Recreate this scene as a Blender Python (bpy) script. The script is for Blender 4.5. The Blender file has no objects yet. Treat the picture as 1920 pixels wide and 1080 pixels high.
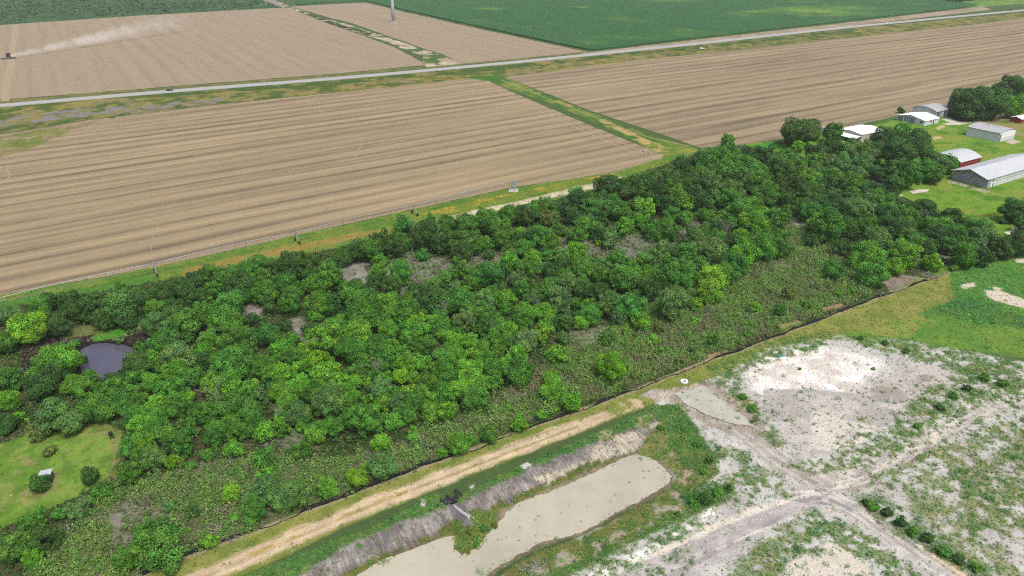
import bpy, bmesh, math, random
import numpy as np
from mathutils import Vector, Matrix
random.seed(7); RNG = np.random.default_rng(11)
C = bpy.context.scene.collection
SC = bpy.context.scene
R = math.radians
CAMH, PITCH, F = 100.0, R(26.4), 1340.0
cP, sP = math.cos(PITCH), math.sin(PITCH)
ROT = R(31.0)                                     # the field grid: rows, road and fences run this way
U = np.array([math.cos(ROT), math.sin(ROT)]); V = np.array([-math.sin(ROT), math.cos(ROT)])

def G(x, y, z=0.0):
    """ground (or height z) point seen at survey coordinate x, y"""
    dx = (x-960)/F; dv = (y-540)/F
    t = (CAMH-z)/(sP+dv*cP)
    return (dx*t, (cP-dv*sP)*t, z)
def GP(pts, z=0.0):
    return np.array([G(a, b, z)[:2] for a, b in pts])
def MPP(x, y, z=0.0):                               # metres per survey unit there
    return (CAMH-z)/(sP+(y-540)/F*cP)/F

def S(r, g, b, k=0.62):
    f = lambda c: (c/255/12.92 if c/255 <= .04045 else ((c/255+.055)/1.055)**2.4)
    return np.array([f(r)*k, f(g)*k, f(b)*k])

# ---------------------------------------------------------------- numpy noise
def _h(ix, iy, s):
    n = (ix.astype(np.int64)*374761393 + iy.astype(np.int64)*668265263 + s*1274126177) & 0xffffffff
    n = ((n ^ (n >> 13))*1274126177) & 0xffffffff
    n = (n ^ (n >> 16)) & 0xffff
    return n/65535.0
def vnoise(x, y, s=0):
    ix = np.floor(x); iy = np.floor(y); fx = x-ix; fy = y-iy
    fx = fx*fx*(3-2*fx); fy = fy*fy*(3-2*fy)
    a = _h(ix, iy, s); b = _h(ix+1, iy, s); c = _h(ix, iy+1, s); d = _h(ix+1, iy+1, s)
    return (a*(1-fx)+b*fx)*(1-fy)+(c*(1-fx)+d*fx)*fy
def fbm(x, y, sc, s=0, o=4):
    r = 0; a = .5; t = 0; x = x/sc; y = y/sc
    for i in range(o):
        r = r+a*vnoise(x, y, s+i*17); t += a; a *= .55; x = x*2.03+3.1; y = y*2.03+1.7
    return r/t                                      # 0..1, mean .5
def sstep(a, b, x):
    t = np.clip((x-a)/(b-a+1e-9), 0, 1); return t*t*(3-2*t)
def sdf(P, X, Y):
    """signed distance to polygon P (negative inside)"""
    d = np.full(X.shape, 1e18); ins = np.zeros(X.shape, bool); n = len(P)
    for i in range(n):
        ax, ay = P[i]; bx, by = P[(i+1) % n]
        ex, ey = bx-ax, by-ay; wx, wy = X-ax, Y-ay
        t = np.clip((wx*ex+wy*ey)/(ex*ex+ey*ey+1e-12), 0, 1)
        d = np.minimum(d, (wx-ex*t)**2+(wy-ey*t)**2)
        if ay != by:
            ins ^= ((ay > Y) != (by > Y)) & (X < (bx-ax)*(Y-ay)/(by-ay)+ax)
    return np.where(ins, -1, 1)*np.sqrt(d)
def ldist(P, X, Y):
    d = np.full(X.shape, 1e18)
    for i in range(len(P)-1):
        ax, ay = P[i]; bx, by = P[i+1]; ex, ey = bx-ax, by-ay; wx, wy = X-ax, Y-ay
        t = np.clip((wx*ex+wy*ey)/(ex*ex+ey*ey+1e-12), 0, 1)
        d = np.minimum(d, (wx-ex*t)**2+(wy-ey*t)**2)
    return np.sqrt(d)

# ---------------------------------------------------------------- materials
def newmat(name):
    m = bpy.data.materials.new(name); m.use_nodes = True
    nt = m.node_tree; b = nt.nodes['Principled BSDF']; b.inputs['Roughness'].default_value = .9
    b.inputs['Specular IOR Level'].default_value = .2
    return m, nt, b
def N(nt, t, **kw):
    n = nt.nodes.new(t)
    for k, v in kw.items():
        if k.startswith('_'): setattr(n, k[1:], v)
        else: n.inputs[k.replace('_', ' ')].default_value = v
    return n
def noise_mul(nt, vec, sc, lo, hi, detail=4, rough=.6):
    n = N(nt, 'ShaderNodeTexNoise', Scale=sc, Detail=detail, Roughness=rough)
    if vec is not None: nt.links.new(vec, n.inputs['Vector'])
    mr = N(nt, 'ShaderNodeMapRange'); mr.inputs['From Min'].default_value = .25; mr.inputs['From Max'].default_value = .75
    mr.inputs['To Min'].default_value = lo; mr.inputs['To Max'].default_value = hi
    nt.links.new(n.outputs['Fac'], mr.inputs['Value']); return mr.outputs['Result'], n.outputs['Fac']
def vmul(nt, col, fac):
    m = N(nt, 'ShaderNodeVectorMath', _operation='SCALE')
    nt.links.new(col, m.inputs[0]); nt.links.new(fac, m.inputs['Scale']); return m.outputs[0]
def pos(nt, scale=(1, 1, 1), rot=0.0):
    g = N(nt, 'ShaderNodeNewGeometry'); mp = N(nt, 'ShaderNodeMapping')
    mp.vector_type = 'POINT'; mp.inputs['Scale'].default_value = scale
    r = N(nt, 'ShaderNodeVectorRotate', _rotation_type='Z_AXIS'); r.inputs['Angle'].default_value = -rot
    nt.links.new(g.outputs['Position'], r.inputs['Vector']); nt.links.new(r.outputs[0], mp.inputs['Vector'])
    return mp.outputs[0]
def plain(name, col, rough=.7, var=.12, sc=1.5, metal=0.0, spec=.3, bump=0):
    m, nt, b = newmat(name)
    rgb = N(nt, 'ShaderNodeRGB'); rgb.outputs[0].default_value = (*col, 1)
    tc = N(nt, 'ShaderNodeTexCoord')
    f, raw = noise_mul(nt, tc.outputs['Object'], sc, 1-var, 1+var, 6)
    nt.links.new(vmul(nt, rgb.outputs[0], f), b.inputs['Base Color'])
    b.inputs['Roughness'].default_value = rough; b.inputs['Metallic'].default_value = metal
    b.inputs['Specular IOR Level'].default_value = spec
    if bump:
        bp = N(nt, 'ShaderNodeBump', Strength=bump, Distance=.1); nt.links.new(raw, bp.inputs['Height'])
        nt.links.new(bp.outputs[0], b.inputs['Normal'])
    return m
def metal_sheet(name, col, period=.6, rough=.5, axis=0):
    """corrugated sheet metal: ribs as a bump plus weathering"""
    m, nt, b = newmat(name)
    tc = N(nt, 'ShaderNodeTexCoord')
    w = N(nt, 'ShaderNodeTexWave', _wave_type='BANDS', _bands_direction=('X', 'Y', 'Z')[axis], Scale=math.pi/(10*period)*2)
    nt.links.new(tc.outputs['Object'], w.inputs['Vector'])
    bp = N(nt, 'ShaderNodeBump', Strength=.35, Distance=.03); nt.links.new(w.outputs['Fac'], bp.inputs['Height'])
    nt.links.new(bp.outputs[0], b.inputs['Normal'])
    rgb = N(nt, 'ShaderNodeRGB'); rgb.outputs[0].default_value = (*col, 1)
    f, _ = noise_mul(nt, tc.outputs['Object'], .35, .86, 1.1, 8, .7)
    nt.links.new(vmul(nt, rgb.outputs[0], f), b.inputs['Base Color'])
    b.inputs['Roughness'].default_value = rough; b.inputs['Specular IOR Level'].default_value = .3
    return m

# ---------------------------------------------------------------- objects
def tag(o, label=None, cat=None, group=None, kind=None):
    if label: o['label'] = label
    if cat: o['category'] = cat
    if group: o['group'] = group
    if kind: o['kind'] = kind
    return o
def link(name, me, mats=None, parent=None):
    o = bpy.data.objects.new(name, me); C.objects.link(o)
    if mats is not None and me is not None and not me.materials:
        for m in (mats if isinstance(mats, (list, tuple)) else [mats]): me.materials.append(m)
    if parent is not None: o.parent = parent
    return o
def empty(name, loc, rz=0.0):
    o = bpy.data.objects.new(name, None); C.objects.link(o); o.location = loc; o.rotation_euler = (0, 0, rz)
    o.empty_display_size = .5; return o
def mesh_np(name, verts, faces, col=None, attr='Col', smooth=False):
    """verts (n,3), faces (m,k) all the same size k"""
    me = bpy.data.meshes.new(name); verts = np.asarray(verts, np.float32); faces = np.asarray(faces, np.int32)
    m, k = faces.shape
    me.vertices.add(len(verts)); me.vertices.foreach_set('co', verts.ravel())
    me.loops.add(m*k); me.loops.foreach_set('vertex_index', faces.ravel())
    me.polygons.add(m); me.polygons.foreach_set('loop_start', np.arange(0, m*k, k, dtype=np.int32))
    try: me.polygons.foreach_set('loop_total', np.full(m, k, np.int32))
    except Exception: pass
    if col is not None:
        a = me.color_attributes.new(attr, 'FLOAT_COLOR', 'POINT')
        c4 = np.ones((len(verts), 4), np.float32); c4[:, :np.shape(col)[1]] = col; a.data.foreach_set('color', c4.ravel())
    me.update(calc_edges=True)
    if smooth: me.polygons.foreach_set('use_smooth', np.ones(m, bool))
    return me
class MB:
    """collects simple solids and links them as ONE mesh"""
    def __init__(s): s.v = []; s.f = []
    def add(s, vs, fs):
        o = len(s.v); s.v += [tuple(v) for v in vs]; s.f += [tuple(i+o for i in f) for f in fs]; return s
    def box(s, x0, y0, z0, x1, y1, z1):
        return s.add([(x0,y0,z0),(x1,y0,z0),(x1,y1,z0),(x0,y1,z0),(x0,y0,z1),(x1,y0,z1),(x1,y1,z1),(x0,y1,z1)],
                     [(0,3,2,1),(4,5,6,7),(0,1,5,4),(1,2,6,5),(2,3,7,6),(3,0,4,7)])
    def tube(s, pts, rad, n=6, cap=True):
        pts = [Vector(p) for p in pts]
        rads = rad if isinstance(rad, (list, tuple)) else [rad]*len(pts)
        o = len(s.v); 
        for i, p in enumerate(pts):
            d = (pts[min(i+1, len(pts)-1)]-pts[max(i-1, 0)]).normalized()
            a = d.orthogonal().normalized(); b = d.cross(a)
            if i and (a.dot(pa) < .9): a = (pa-d*pa.dot(d)).normalized(); b = d.cross(a)
            pa = a
            for k in range(n):
                t = 2*math.pi*k/n; s.v.append(tuple(p+(a*math.cos(t)+b*math.sin(t))*rads[i]))
        for i in range(len(pts)-1):
            for k in range(n):
                k2 = (k+1) % n
                s.f.append((o+i*n+k, o+i*n+k2, o+(i+1)*n+k2, o+(i+1)*n+k))
        if cap:
            s.f.append(tuple(o+k for k in range(n))[::-1]); s.f.append(tuple(o+(len(pts)-1)*n+k for k in range(n)))
        return s
    def prism(s, prof, a0, a1, axis='x'):
        """profile [(across, z)] extruded along axis from a0 to a1"""
        n = len(prof)
        vs = [((a, t, z) if axis == 'x' else (t, a, z)) for a in (a0, a1) for t, z in prof]
        fs = [(i, (i+1) % n, n+(i+1) % n, n+i) for i in range(n)]+[tuple(range(n))[::-1], tuple(range(n, 2*n))]
        return s.add(vs, fs)
    def mesh(s, name, smooth=False):
        me = bpy.data.meshes.new(name); me.from_pydata(s.v, [], s.f); 
        bm = bmesh.new(); bm.from_mesh(me); bmesh.ops.recalc_face_normals(bm, faces=bm.faces[:]); bm.to_mesh(me); bm.free()
        if smooth: me.polygons.foreach_set('use_smooth', np.ones(len(me.polygons), bool))
        return me
    def build(s, name, mat, parent=None, smooth=False): return link(name, s.mesh(name, smooth), mat, parent)
def copy_tree(o, parent=None):
    c = o.copy(); C.objects.link(c)
    if parent is not None: c.parent = parent
    for ch in o.children: copy_tree(ch, c)
    return c

# ---------------------------------------------------------------- render, camera, light
SC.render.engine = 'CYCLES'; SC.cycles.use_denoising = False; SC.cycles.filter_width = 1.1; SC.cycles.volume_bounces = 3
SC.view_settings.view_transform = 'Standard'; SC.view_settings.look = 'None'; SC.view_settings.gamma = 1
SC.view_settings.exposure = 0.36
cam = bpy.data.objects.new('camera', bpy.data.cameras.new('camera')); C.objects.link(cam)
cam.location = (0, 0, CAMH); cam.rotation_euler = (math.pi/2-PITCH, 0, 0)
cam.data.sensor_width = 36; cam.data.lens = F/1920*36; cam.data.clip_start = 1; cam.data.clip_end = 30000
SC.camera = cam
SUN_EL, SUN_AZ = R(62), R(150)                      # azimuth clockwise from +Y
w = bpy.data.worlds.new('World'); SC.world = w; w.use_nodes = True
sky = w.node_tree.nodes.new('ShaderNodeTexSky'); sky.sky_type = 'NISHITA'; sky.sun_disc = False
sky.sun_elevation = SUN_EL; sky.sun_rotation = SUN_AZ; sky.dust_density = 6; sky.air_density = 1.0; sky.ozone_density = .6
bg = w.node_tree.nodes['Background']; bg.inputs['Strength'].default_value = .15
w.node_tree.links.new(sky.outputs[0], bg.inputs['Color'])
sl = bpy.data.lights.new('sun', 'SUN'); sl.energy = 2.3; sl.angle = R(24); sl.color = (1, .985, .955)
so = bpy.data.objects.new('sun', sl); C.objects.link(so)
sd = Vector((math.sin(SUN_AZ)*math.cos(SUN_EL), math.cos(SUN_AZ)*math.cos(SUN_EL), math.sin(SUN_EL)))
so.rotation_euler = sd.to_track_quat('Z', 'Y').to_euler(); so.location = (0, 0, 300)
# ================================================================ GROUND: one sheet out to the horizon
ys = 80*np.exp(np.linspace(0, math.log(1300/80), 780)); ys = np.concatenate([[-4000, -300, 30], ys, [1500, 2200, 4000, 9000, 20000]])
hw = np.where(ys > 1290, .92*ys+80, .86*np.maximum(ys, 80)+75)
ts = np.concatenate([[-30, -6, -2, -1.25], np.linspace(-1, 1, 1040), [1.25, 2, 6, 30]])
X = (hw[:, None]*ts[None, :]); Y = np.repeat(ys[:, None], len(ts), 1); SHP = X.shape; X = X.ravel(); Y = Y.ravel()
jit = (np.abs(np.tile(ts, len(ys))) <= 1)
Z = np.zeros_like(X)
UU = X*U[0]+Y*U[1]; VV = X*V[0]+Y*V[1]
COL = np.empty((len(X), 3)); COL[:] = S(78, 100, 58)
DENS = {k: np.zeros(len(X)) for k in ('weed', 'grass', 'brush', 'twig', 'under', 'flower')}
_seed = [100]
def widen(pts):
    """carry an outline on past the surveyed strip so the land goes on to either side"""
    f = lambda a: (a[0]+(420 if a[0] >= 1919 else -320 if a[0] <= -55 else 0), a[1]+(170 if a[1] >= 1084 else 0))
    o = [f(a) != tuple(a) for a in pts]; n = len(pts); out = []
    for i, a in enumerate(pts):
        pv_, nx = o[i-1], o[(i+1) % n]
        if not o[i]: out.append(a)
        elif not pv_ and not nx: out.append(a)
        elif not pv_: out += [a, f(a)]
        elif not nx: out += [f(a), a]
        else: out.append(f(a))
    return out
def carry(pts):
    pts = [tuple(a) for a in pts]
    def ext(a, b):
        d = math.hypot(b[0]-a[0], b[1]-a[1]) or 1; return (b[0]+(b[0]-a[0])/d*260, b[1]+(b[1]-a[1])/d*260)
    out_ = lambda a: a[0] >= 1919 or a[0] <= -55 or a[1] >= 1084
    if out_(pts[-1]): pts = pts+[ext(pts[-2], pts[-1])]
    if out_(pts[0]): pts = [ext(pts[1], pts[0])]+pts
    return pts
def layer(pts, col, soft=.4, amp=1.2, nsc=5, op=1, cover=None, line=None, z=0, dens=None, mix=None, msc=4, extra=None, raw=None):
    """paint soil or plant cover inside an outline (or along a line of half width LINE) with a ragged edge"""
    _seed[0] += 7; s = _seed[0]
    P = GP(widen(pts) if line is None else carry(pts) if len(pts) > 1 and pts[0] != pts[-1] else pts, z) if raw is None else raw; mg = amp*2+soft*2+2+(line or 0)
    idx = np.nonzero((X > P[:, 0].min()-mg) & (X < P[:, 0].max()+mg) & (Y > P[:, 1].min()-mg) & (Y < P[:, 1].max()+mg) & (Y < 1290) & (Y > 20))[0]
    if len(idx) == 0: return idx, idx
    x, y = X[idx], Y[idx]
    d = ldist(P, x, y)-line if line is not None else sdf(P, x, y)
    m = sstep(-soft, soft, -(d+amp*(fbm(x, y, nsc, s)-.5)*2))
    keep = m > .002; idx, m, x, y = idx[keep], m[keep], x[keep], y[keep]
    if cover: m = m*sstep(-.07, .07, fbm(x, y, cover[1], s+3, 5)-.5+(cover[0]-.5)*.55)
    m = m*op; c = np.asarray(col)
    if mix is not None:
        t = sstep(.36, .64, fbm(x, y, msc, s+5, 5))[:, None]; c = c*(1-t)+np.asarray(mix)*t
    COL[idx] = COL[idx]*(1-m[:, None])+c*m[:, None]
    if dens:
        for k in DENS:
            if k in dens: DENS[k][idx] = DENS[k][idx]*(1-m)+dens[k]*m
            elif not dens.get('keep'): DENS[k][idx] *= (1-m)
    return idx, m

CAL, GREY, WHITE, TAN = S(202, 200, 194), S(170, 166, 163), S(236, 233, 226, .66), S(196, 176, 146)
GRN, DGRN, OLV, YEL, LAWN = S(72, 108, 46), S(46, 78, 38), S(112, 118, 58), S(160, 150, 66), S(104, 148, 46)
# --- far scrub pasture and verges
layer([(-300, -90), (560, -90), (512, 4), (540, 13), (250, 30), (0, 47), (-300, 70)], S(74, 104, 66), amp=6, nsc=40, mix=S(56, 88, 54), msc=14)
layer([(1700, -6), (1760, 10), (1830, 14), (1930, 6), (1930, -60), (1600, -60)], S(120, 150, 66), amp=4, nsc=30, mix=S(92, 128, 56), msc=18)
VERGE = [(-100, 212), (0, 199), (320, 175), (640, 149), (960, 119), (1280, 87), (1600, 53), (1930, 22), (1930, 36), (1330, 98), (890, 152), (640, 172), (400, 196), (200, 219), (0, 250), (-100, 265)]
layer(VERGE, S(142, 130, 92), amp=1.5, nsc=9, mix=S(112, 114, 68), msc=7, dens={'grass': .12})
layer(VERGE, S(82, 100, 48), amp=1, cover=(.52, 11), dens={'weed': .12})
layer(VERGE, S(150, 138, 72), op=.7, amp=1, cover=(.36, 7), dens={'grass': .15})
layer([(-100, 235), (0, 222), (130, 206), (260, 196), (400, 184), (440, 183), (400, 193), (200, 214), (0, 237), (-100, 252)], S(136, 130, 128), cover=(.5, 6), amp=2)
layer([(300, 175), (640, 150), (960, 121), (1280, 89), (1600, 55), (1600, 60), (960, 129), (640, 158), (300, 182)], S(72, 96, 44), cover=(.6, 12), dens={'weed': .15})
layer([(-100, 200), (0, 188), (320, 163), (640, 138), (860, 118), (1100, 96), (1100, 101), (960, 113), (640, 143), (320, 168), (0, 195), (-100, 208)], S(96, 106, 62), amp=2, nsc=10, mix=S(128, 124, 74), dens={'weed': .06})
layer([(1090, 100), (1300, 75), (1600, 41), (1840, 12), (1860, 18), (1600, 48), (1300, 80), (1100, 102)], S(172, 156, 136), amp=1.5, mix=S(146, 136, 108), msc=12)
layer([(-120, 345), (-120, 268), (0, 252), (200, 220), (230, 226), (120, 262), (60, 290), (0, 306)], S(158, 142, 112), amp=.8, mix=S(136, 124, 96), msc=4)
layer([(-120, 330), (-120, 285), (0, 258), (70, 244), (140, 238), (110, 256), (60, 278), (0, 292)], S(108, 124, 58), amp=3, nsc=8, cover=(.66, 7), mix=S(134, 132, 78), msc=5, dens={'grass': .2})
# --- washed-out draw between the two far stubble fields
DRAW = [(515, 0), (540, 10), (600, 33), (660, 48), (720, 68), (780, 88), (830, 104), (870, 118), (800, 127), (790, 104), (740, 84), (680, 64), (620, 46), (560, 24), (530, 14), (495, 0)]
layer(DRAW, S(200, 188, 168), amp=3, nsc=14, mix=S(168, 152, 128), msc=12)
layer(DRAW, S(82, 108, 56), cover=(.42, 14), dens={'weed': .05})
layer([(556, 20), (600, 32), (640, 46), (700, 62), (690, 66), (630, 50), (580, 34)], S(60, 78, 44), amp=2.5, cover=(.72, 12))
layer([(500, -8), (520, 4), (540, 12), (530, 14), (505, 4), (480, -8)], S(150, 140, 134), amp=2)
# --- grassy ditch between the two near stubble fields
DITCH = [(870, 146), (930, 136), (960, 150), (1030, 180), (1110, 212), (1200, 248), (1300, 276), (1330, 296), (1240, 300), (1230, 285), (1130, 235), (1040, 196), (960, 168), (910, 150)]
layer(DITCH, S(102, 128, 54), amp=1.5, nsc=9, mix=S(136, 142, 66), msc=9, dens={'grass': .15})
layer(DITCH, S(70, 112, 44), cover=(.5, 10), dens={'weed': .22})
layer([(1040, 186), (1080, 200), (1130, 222), (1200, 256), (1270, 285), (1230, 285), (1150, 240), (1080, 208)], S(180, 158, 100), amp=1.6, cover=(.62, 9), dens={'grass': .15})
# --- strip between the near stubble and the wood
layer([(-100, 572), (0, 553), (290, 500), (555, 441), (775, 393), (960, 352), (1150, 322), (1250, 292), (1330, 282), (1330, 300), (1160, 345), (850, 420), (740, 445), (480, 500), (300, 535), (0, 600), (-100, 620)], S(92, 128, 50), amp=1.5, mix=S(120, 138, 58), msc=6, dens={'grass': .5, 'weed': .15})
layer([(-60, 580), (0, 566), (160, 540), (240, 524), (300, 520), (260, 545), (120, 575), (0, 606), (-60, 620)], S(82, 130, 50), amp=1.5, dens={'weed': .7})
layer([(350, 502), (450, 480), (560, 458), (660, 437), (740, 428), (700, 440), (560, 470), (420, 500), (340, 515)], S(152, 134, 74), amp=.8, nsc=6, mix=S(140, 130, 62), msc=4, dens={'grass': .3})
layer([(780, 402), (840, 388), (900, 374), (960, 362), (1080, 336), (1150, 325), (1150, 332), (960, 372), (840, 400)], S(112, 132, 52), amp=.8, mix=S(164, 152, 60), msc=5, dens={'weed': .35, 'flower': .25})
layer([(842, 406), (880, 396), (940, 384), (1010, 368), (1080, 350), (1130, 340), (1165, 331), (1160, 340), (1080, 362), (960, 388), (880, 406), (845, 412)], S(212, 202, 176), amp=.7, nsc=4, mix=S(186, 172, 142), msc=3, dens={'keep': 1})
# --- wood floor
WOOD = [(-60, 592), (0, 582), (100, 562), (300, 527), (400, 507), (480, 492), (600, 472), (740, 440), (850, 418), (1000, 388), (1100, 360), (1160, 338), (1300, 292), (1400, 272), (1600, 270), (1800, 290), (1930, 420), (1930, 478), (1780, 510), (1620, 570), (1450, 632), (1280, 694), (1210, 722), (1040, 787), (860, 848), (640, 935), (480, 998), (260, 1085), (-100, 1085)]
layer(WOOD, S(84, 84, 58), amp=.6, mix=S(60, 78, 36), msc=6, dens={'under': 1.3, 'twig': .1})
for pg in ([(1180, 585), (1420, 500), (1480, 490), (1640, 550), (1450, 625), (1210, 715), (1000, 790), (860, 845), (900, 780), (1010, 690), (1080, 640)],
           [(1395, 510), (1470, 430), (1500, 395), (1540, 440), (1590, 500), (1640, 545), (1560, 580), (1380, 590)]):
    layer(pg, S(98, 98, 60), amp=2, mix=S(76, 88, 44), msc=3, dens={'brush': 1.35, 'twig': .1})
layer([(40, 1095), (110, 1010), (180, 950), (235, 905), (330, 880), (400, 865), (520, 850), (640, 865), (730, 830), (880, 780), (1010, 690), (1010, 780), (860, 845), (640, 930), (480, 990), (260, 1090)], S(112, 114, 82), amp=2, mix=S(92, 108, 58), msc=4, dens={'brush': 1.3, 'twig': .6, 'under': .25})
for pg, o in (([(620, 505), (650, 488), (685, 485), (695, 520), (690, 545), (650, 535), (625, 522)], 1), ([(700, 480), (760, 470), (850, 490), (860, 520), (820, 540), (760, 560), (690, 560), (690, 520)], .7),
           ([(540, 600), (590, 585), (615, 585), (612, 605), (590, 655), (575, 660), (555, 625)], 1), ([(458, 585), (470, 565), (500, 570), (490, 600), (470, 605)], 1), ([(715, 612), (740, 598), (745, 606), (722, 622)], 1),
           ([(840, 505), (880, 470), (950, 480), (930, 520), (860, 545)], .75), ([(960, 430), (1100, 430), (1130, 470), (1060, 500), (970, 470)], .75), ([(1120, 480), (1180, 440), (1240, 440), (1240, 480), (1170, 490)], .7), ([(1290, 400), (1320, 415), (1310, 450), (1270, 440)], .8), ([(1480, 400), (1500, 395), (1520, 425), (1490, 425)], 1),
           ([(350, 605), (370, 595), (385, 602), (365, 612)], .9), ([(1070, 620), (1140, 605), (1120, 640), (1090, 650)], .8), ([(1445, 505), (1470, 490), (1480, 500), (1455, 515)], .9), ([(1750, 455), (1790, 470), (1780, 490), (1760, 480)], .9), ([(1600, 465), (1660, 480), (1650, 492), (1600, 480)], .6),
           ([(500, 800), (600, 820), (600, 850), (480, 840)], .6), ([(205, 960), (260, 930), (330, 970), (230, 1040), (190, 1010)], .6), ([(1580, 348), (1640, 335), (1680, 345), (1640, 360), (1580, 362)], .9)):
    layer(pg, S(152, 147, 142), amp=1.6, nsc=5, soft=1, op=o, mix=S(126, 124, 106), msc=2.5, dens={'twig': .45 if o < 1 else .12, 'brush': .3 if o < 1 else .03, 'under': .05})
layer([(1655, 525), (1690, 515), (1740, 522), (1700, 545), (1670, 550)], S(150, 140, 134), amp=.8, mix=S(136, 120, 104), msc=3, dens={'twig': .3})
for a, b in ((1345, 668), (1480, 612), (1560, 580)):
    layer([(a-22, b-2), (a+20, b-12), (a+24, b-6), (a-18, b+6)], S(156, 132, 100), amp=.5, dens={'grass': .2})
# --- left lawn and dark pond
layer([(-60, 860), (0, 832), (60, 812), (120, 800), (190, 792), (228, 810), (226, 855), (205, 890), (165, 915), (120, 945), (60, 965), (-60, 1020)], S(118, 152, 62), amp=1.2, mix=S(98, 136, 50), msc=5, dens={'grass': .15})
for pg in ([(120, 800), (190, 790), (232, 808), (230, 860), (208, 880), (205, 820), (150, 812)], [(30, 925), (70, 905), (110, 890), (105, 915), (60, 950), (35, 950)], [(40, 860), (70, 855), (75, 870), (45, 875)], [(195, 890), (215, 880), (225, 900), (205, 905)]):
    layer(pg, S(150, 138, 96), amp=1.3, op=.75, mix=S(126, 134, 72), msc=2.5, dens={'grass': .3})
layer([(-60, 860), (0, 832), (60, 812), (190, 795), (226, 812), (224, 855), (165, 912), (60, 962), (-60, 1015)], S(142, 150, 84), op=.6, cover=(.38, 2.5))
layer([(-60, 860), (0, 832), (60, 812), (190, 795), (226, 812), (224, 855), (165, 912), (60, 962), (-60, 1015)], S(84, 122, 44), op=.6, cover=(.36, 1.8))
layer([(36, 700), (40, 660), (70, 640), (120, 628), (180, 622), (245, 628), (275, 620), (290, 628), (285, 645), (255, 670), (228, 695), (190, 710), (150, 700), (100, 692), (70, 680), (55, 720)], S(46, 42, 36), amp=.8, nsc=4, mix=S(64, 58, 50), msc=1.2, dens={'twig': .7})
layer([(115, 652), (155, 642), (220, 639), (275, 650), (258, 668), (232, 692), (182, 714), (150, 700)], S(40, 37, 34), amp=.3, dens={'twig': 0})
layer([(100, 632), (150, 612), (180, 606), (275, 605), (270, 618), (230, 622), (180, 626), (130, 634)], S(98, 112, 58), amp=.8, mix=S(120, 116, 80), dens={'grass': .8})
layer([(172, 634), (185, 622), (215, 612), (245, 616), (236, 630), (205, 636), (180, 638)], S(72, 138, 40), amp=.6, dens={'grass': 1.5})
# --- farmyard
YARD = [(1385, 272), (1465, 262), (1560, 247), (1650, 227), (1700, 214), (1780, 204), (1940, 178), (1940, 480), (1850, 432), (1770, 405), (1700, 372), (1600, 345), (1500, 292)]
layer(YARD, LAWN, amp=1, mix=S(108, 146, 50), msc=14, dens={'grass': .1})
layer([(1385, 278), (1465, 262), (1490, 285), (1440, 292)], S(62, 150, 44), amp=1)
layer(YARD, S(130, 146, 64), amp=1, cover=(.36, 16)); layer(YARD, S(84, 128, 42), amp=1, cover=(.36, 5)); layer(YARD, S(124, 150, 62), amp=1, op=.7, cover=(.36, 3))
layer([(1440, 272), (1465, 261), (1560, 245), (1650, 226), (1700, 213), (1704, 218), (1650, 232), (1560, 252), (1465, 270)], S(76, 110, 52), amp=.8, dens={'weed': .5})
layer([(1830, 226), (1900, 212), (1930, 222), (1930, 262), (1870, 240)], S(150, 138, 96), amp=2, cover=(.62, 10))
for pg in ([(1755, 238), (1768, 234), (1772, 238), (1758, 244)], [(1748, 257), (1764, 255), (1766, 260), (1750, 262)]): layer(pg, S(196, 178, 140), amp=.8, soft=.8)
layer([(1600, 352), (1640, 342), (1668, 346), (1700, 358), (1640, 372), (1600, 366)], S(96, 120, 60), amp=1)
layer([(1780, 338), (1792, 340), (1830, 352), (1858, 358), (1848, 362), (1815, 352), (1778, 342)], S(176, 166, 150), amp=.6, cover=(.8, 4), dens={'weed': .5})
layer([(1770, 415), (1860, 400), (1925, 385), (1925, 388), (1862, 404)], S(100, 104, 44), amp=.6, soft=.6)
# --- building site: base, then pads, tracks, growth
layer([(1230, 735), (1300, 700), (1420, 655), (1560, 628), (1720, 640), (1930, 680), (1930, 1090), (900, 1090), (1060, 1010), (1260, 920)], CAL, amp=1.5, mix=S(186, 183, 177), msc=5, dens={'weed': .25})
layer([(1480, 612), (1600, 580), (1730, 522), (1800, 498), (1930, 478), (1930, 672), (1850, 664), (1700, 642), (1550, 630), (1430, 655)], S(108, 144, 58), amp=4, nsc=9, soft=3, mix=S(92, 136, 56), msc=6, dens={'grass': .5, 'weed': .15})
layer([(1500, 620), (1700, 575), (1760, 600), (1700, 632), (1560, 628)], S(150, 148, 76), amp=2, op=.7, cover=(.4, 7))
layer([(1705, 565), (1735, 545), (1790, 522), (1860, 495), (1930, 482), (1930, 615), (1860, 612), (1790, 602), (1735, 590)], S(78, 136, 62), amp=4, nsc=8, soft=2.5, mix=S(96, 144, 56), msc=5, dens={'weed': 1.6})
layer([(1740, 560), (1800, 548), (1860, 575), (1930, 600), (1930, 618), (1830, 600), (1750, 588)], S(66, 118, 64), amp=3, nsc=6, soft=2, mix=S(84, 132, 60), msc=3, dens={'weed': 2.4})
for pg in ([(1798, 532), (1826, 529), (1832, 537), (1806, 541)], [(1846, 545), (1872, 543), (1905, 556), (1930, 566), (1930, 580), (1890, 572), (1856, 560)], [(1725, 560), (1738, 557), (1736, 563)], [(1850, 536), (1880, 541), (1870, 544)], [(1905, 486), (1930, 484), (1930, 494), (1908, 492)]):
    layer(pg, S(210, 201, 180), amp=.9, nsc=3, dens={'weed': .15})
FENCE = [(230, 1095), (267, 1078), (327, 1053), (407, 1023), (477, 997), (520, 980), (640, 934), (770, 885), (857, 853), (897, 838), (973, 808), (1037, 788), (1070, 775), (1187, 733), (1213, 722), (1280, 695), (1323, 677), (1390, 657), (1453, 632), (1493, 617), (1577, 585), (1610, 572), (1673, 550), (1717, 533), (1777, 512)]
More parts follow.
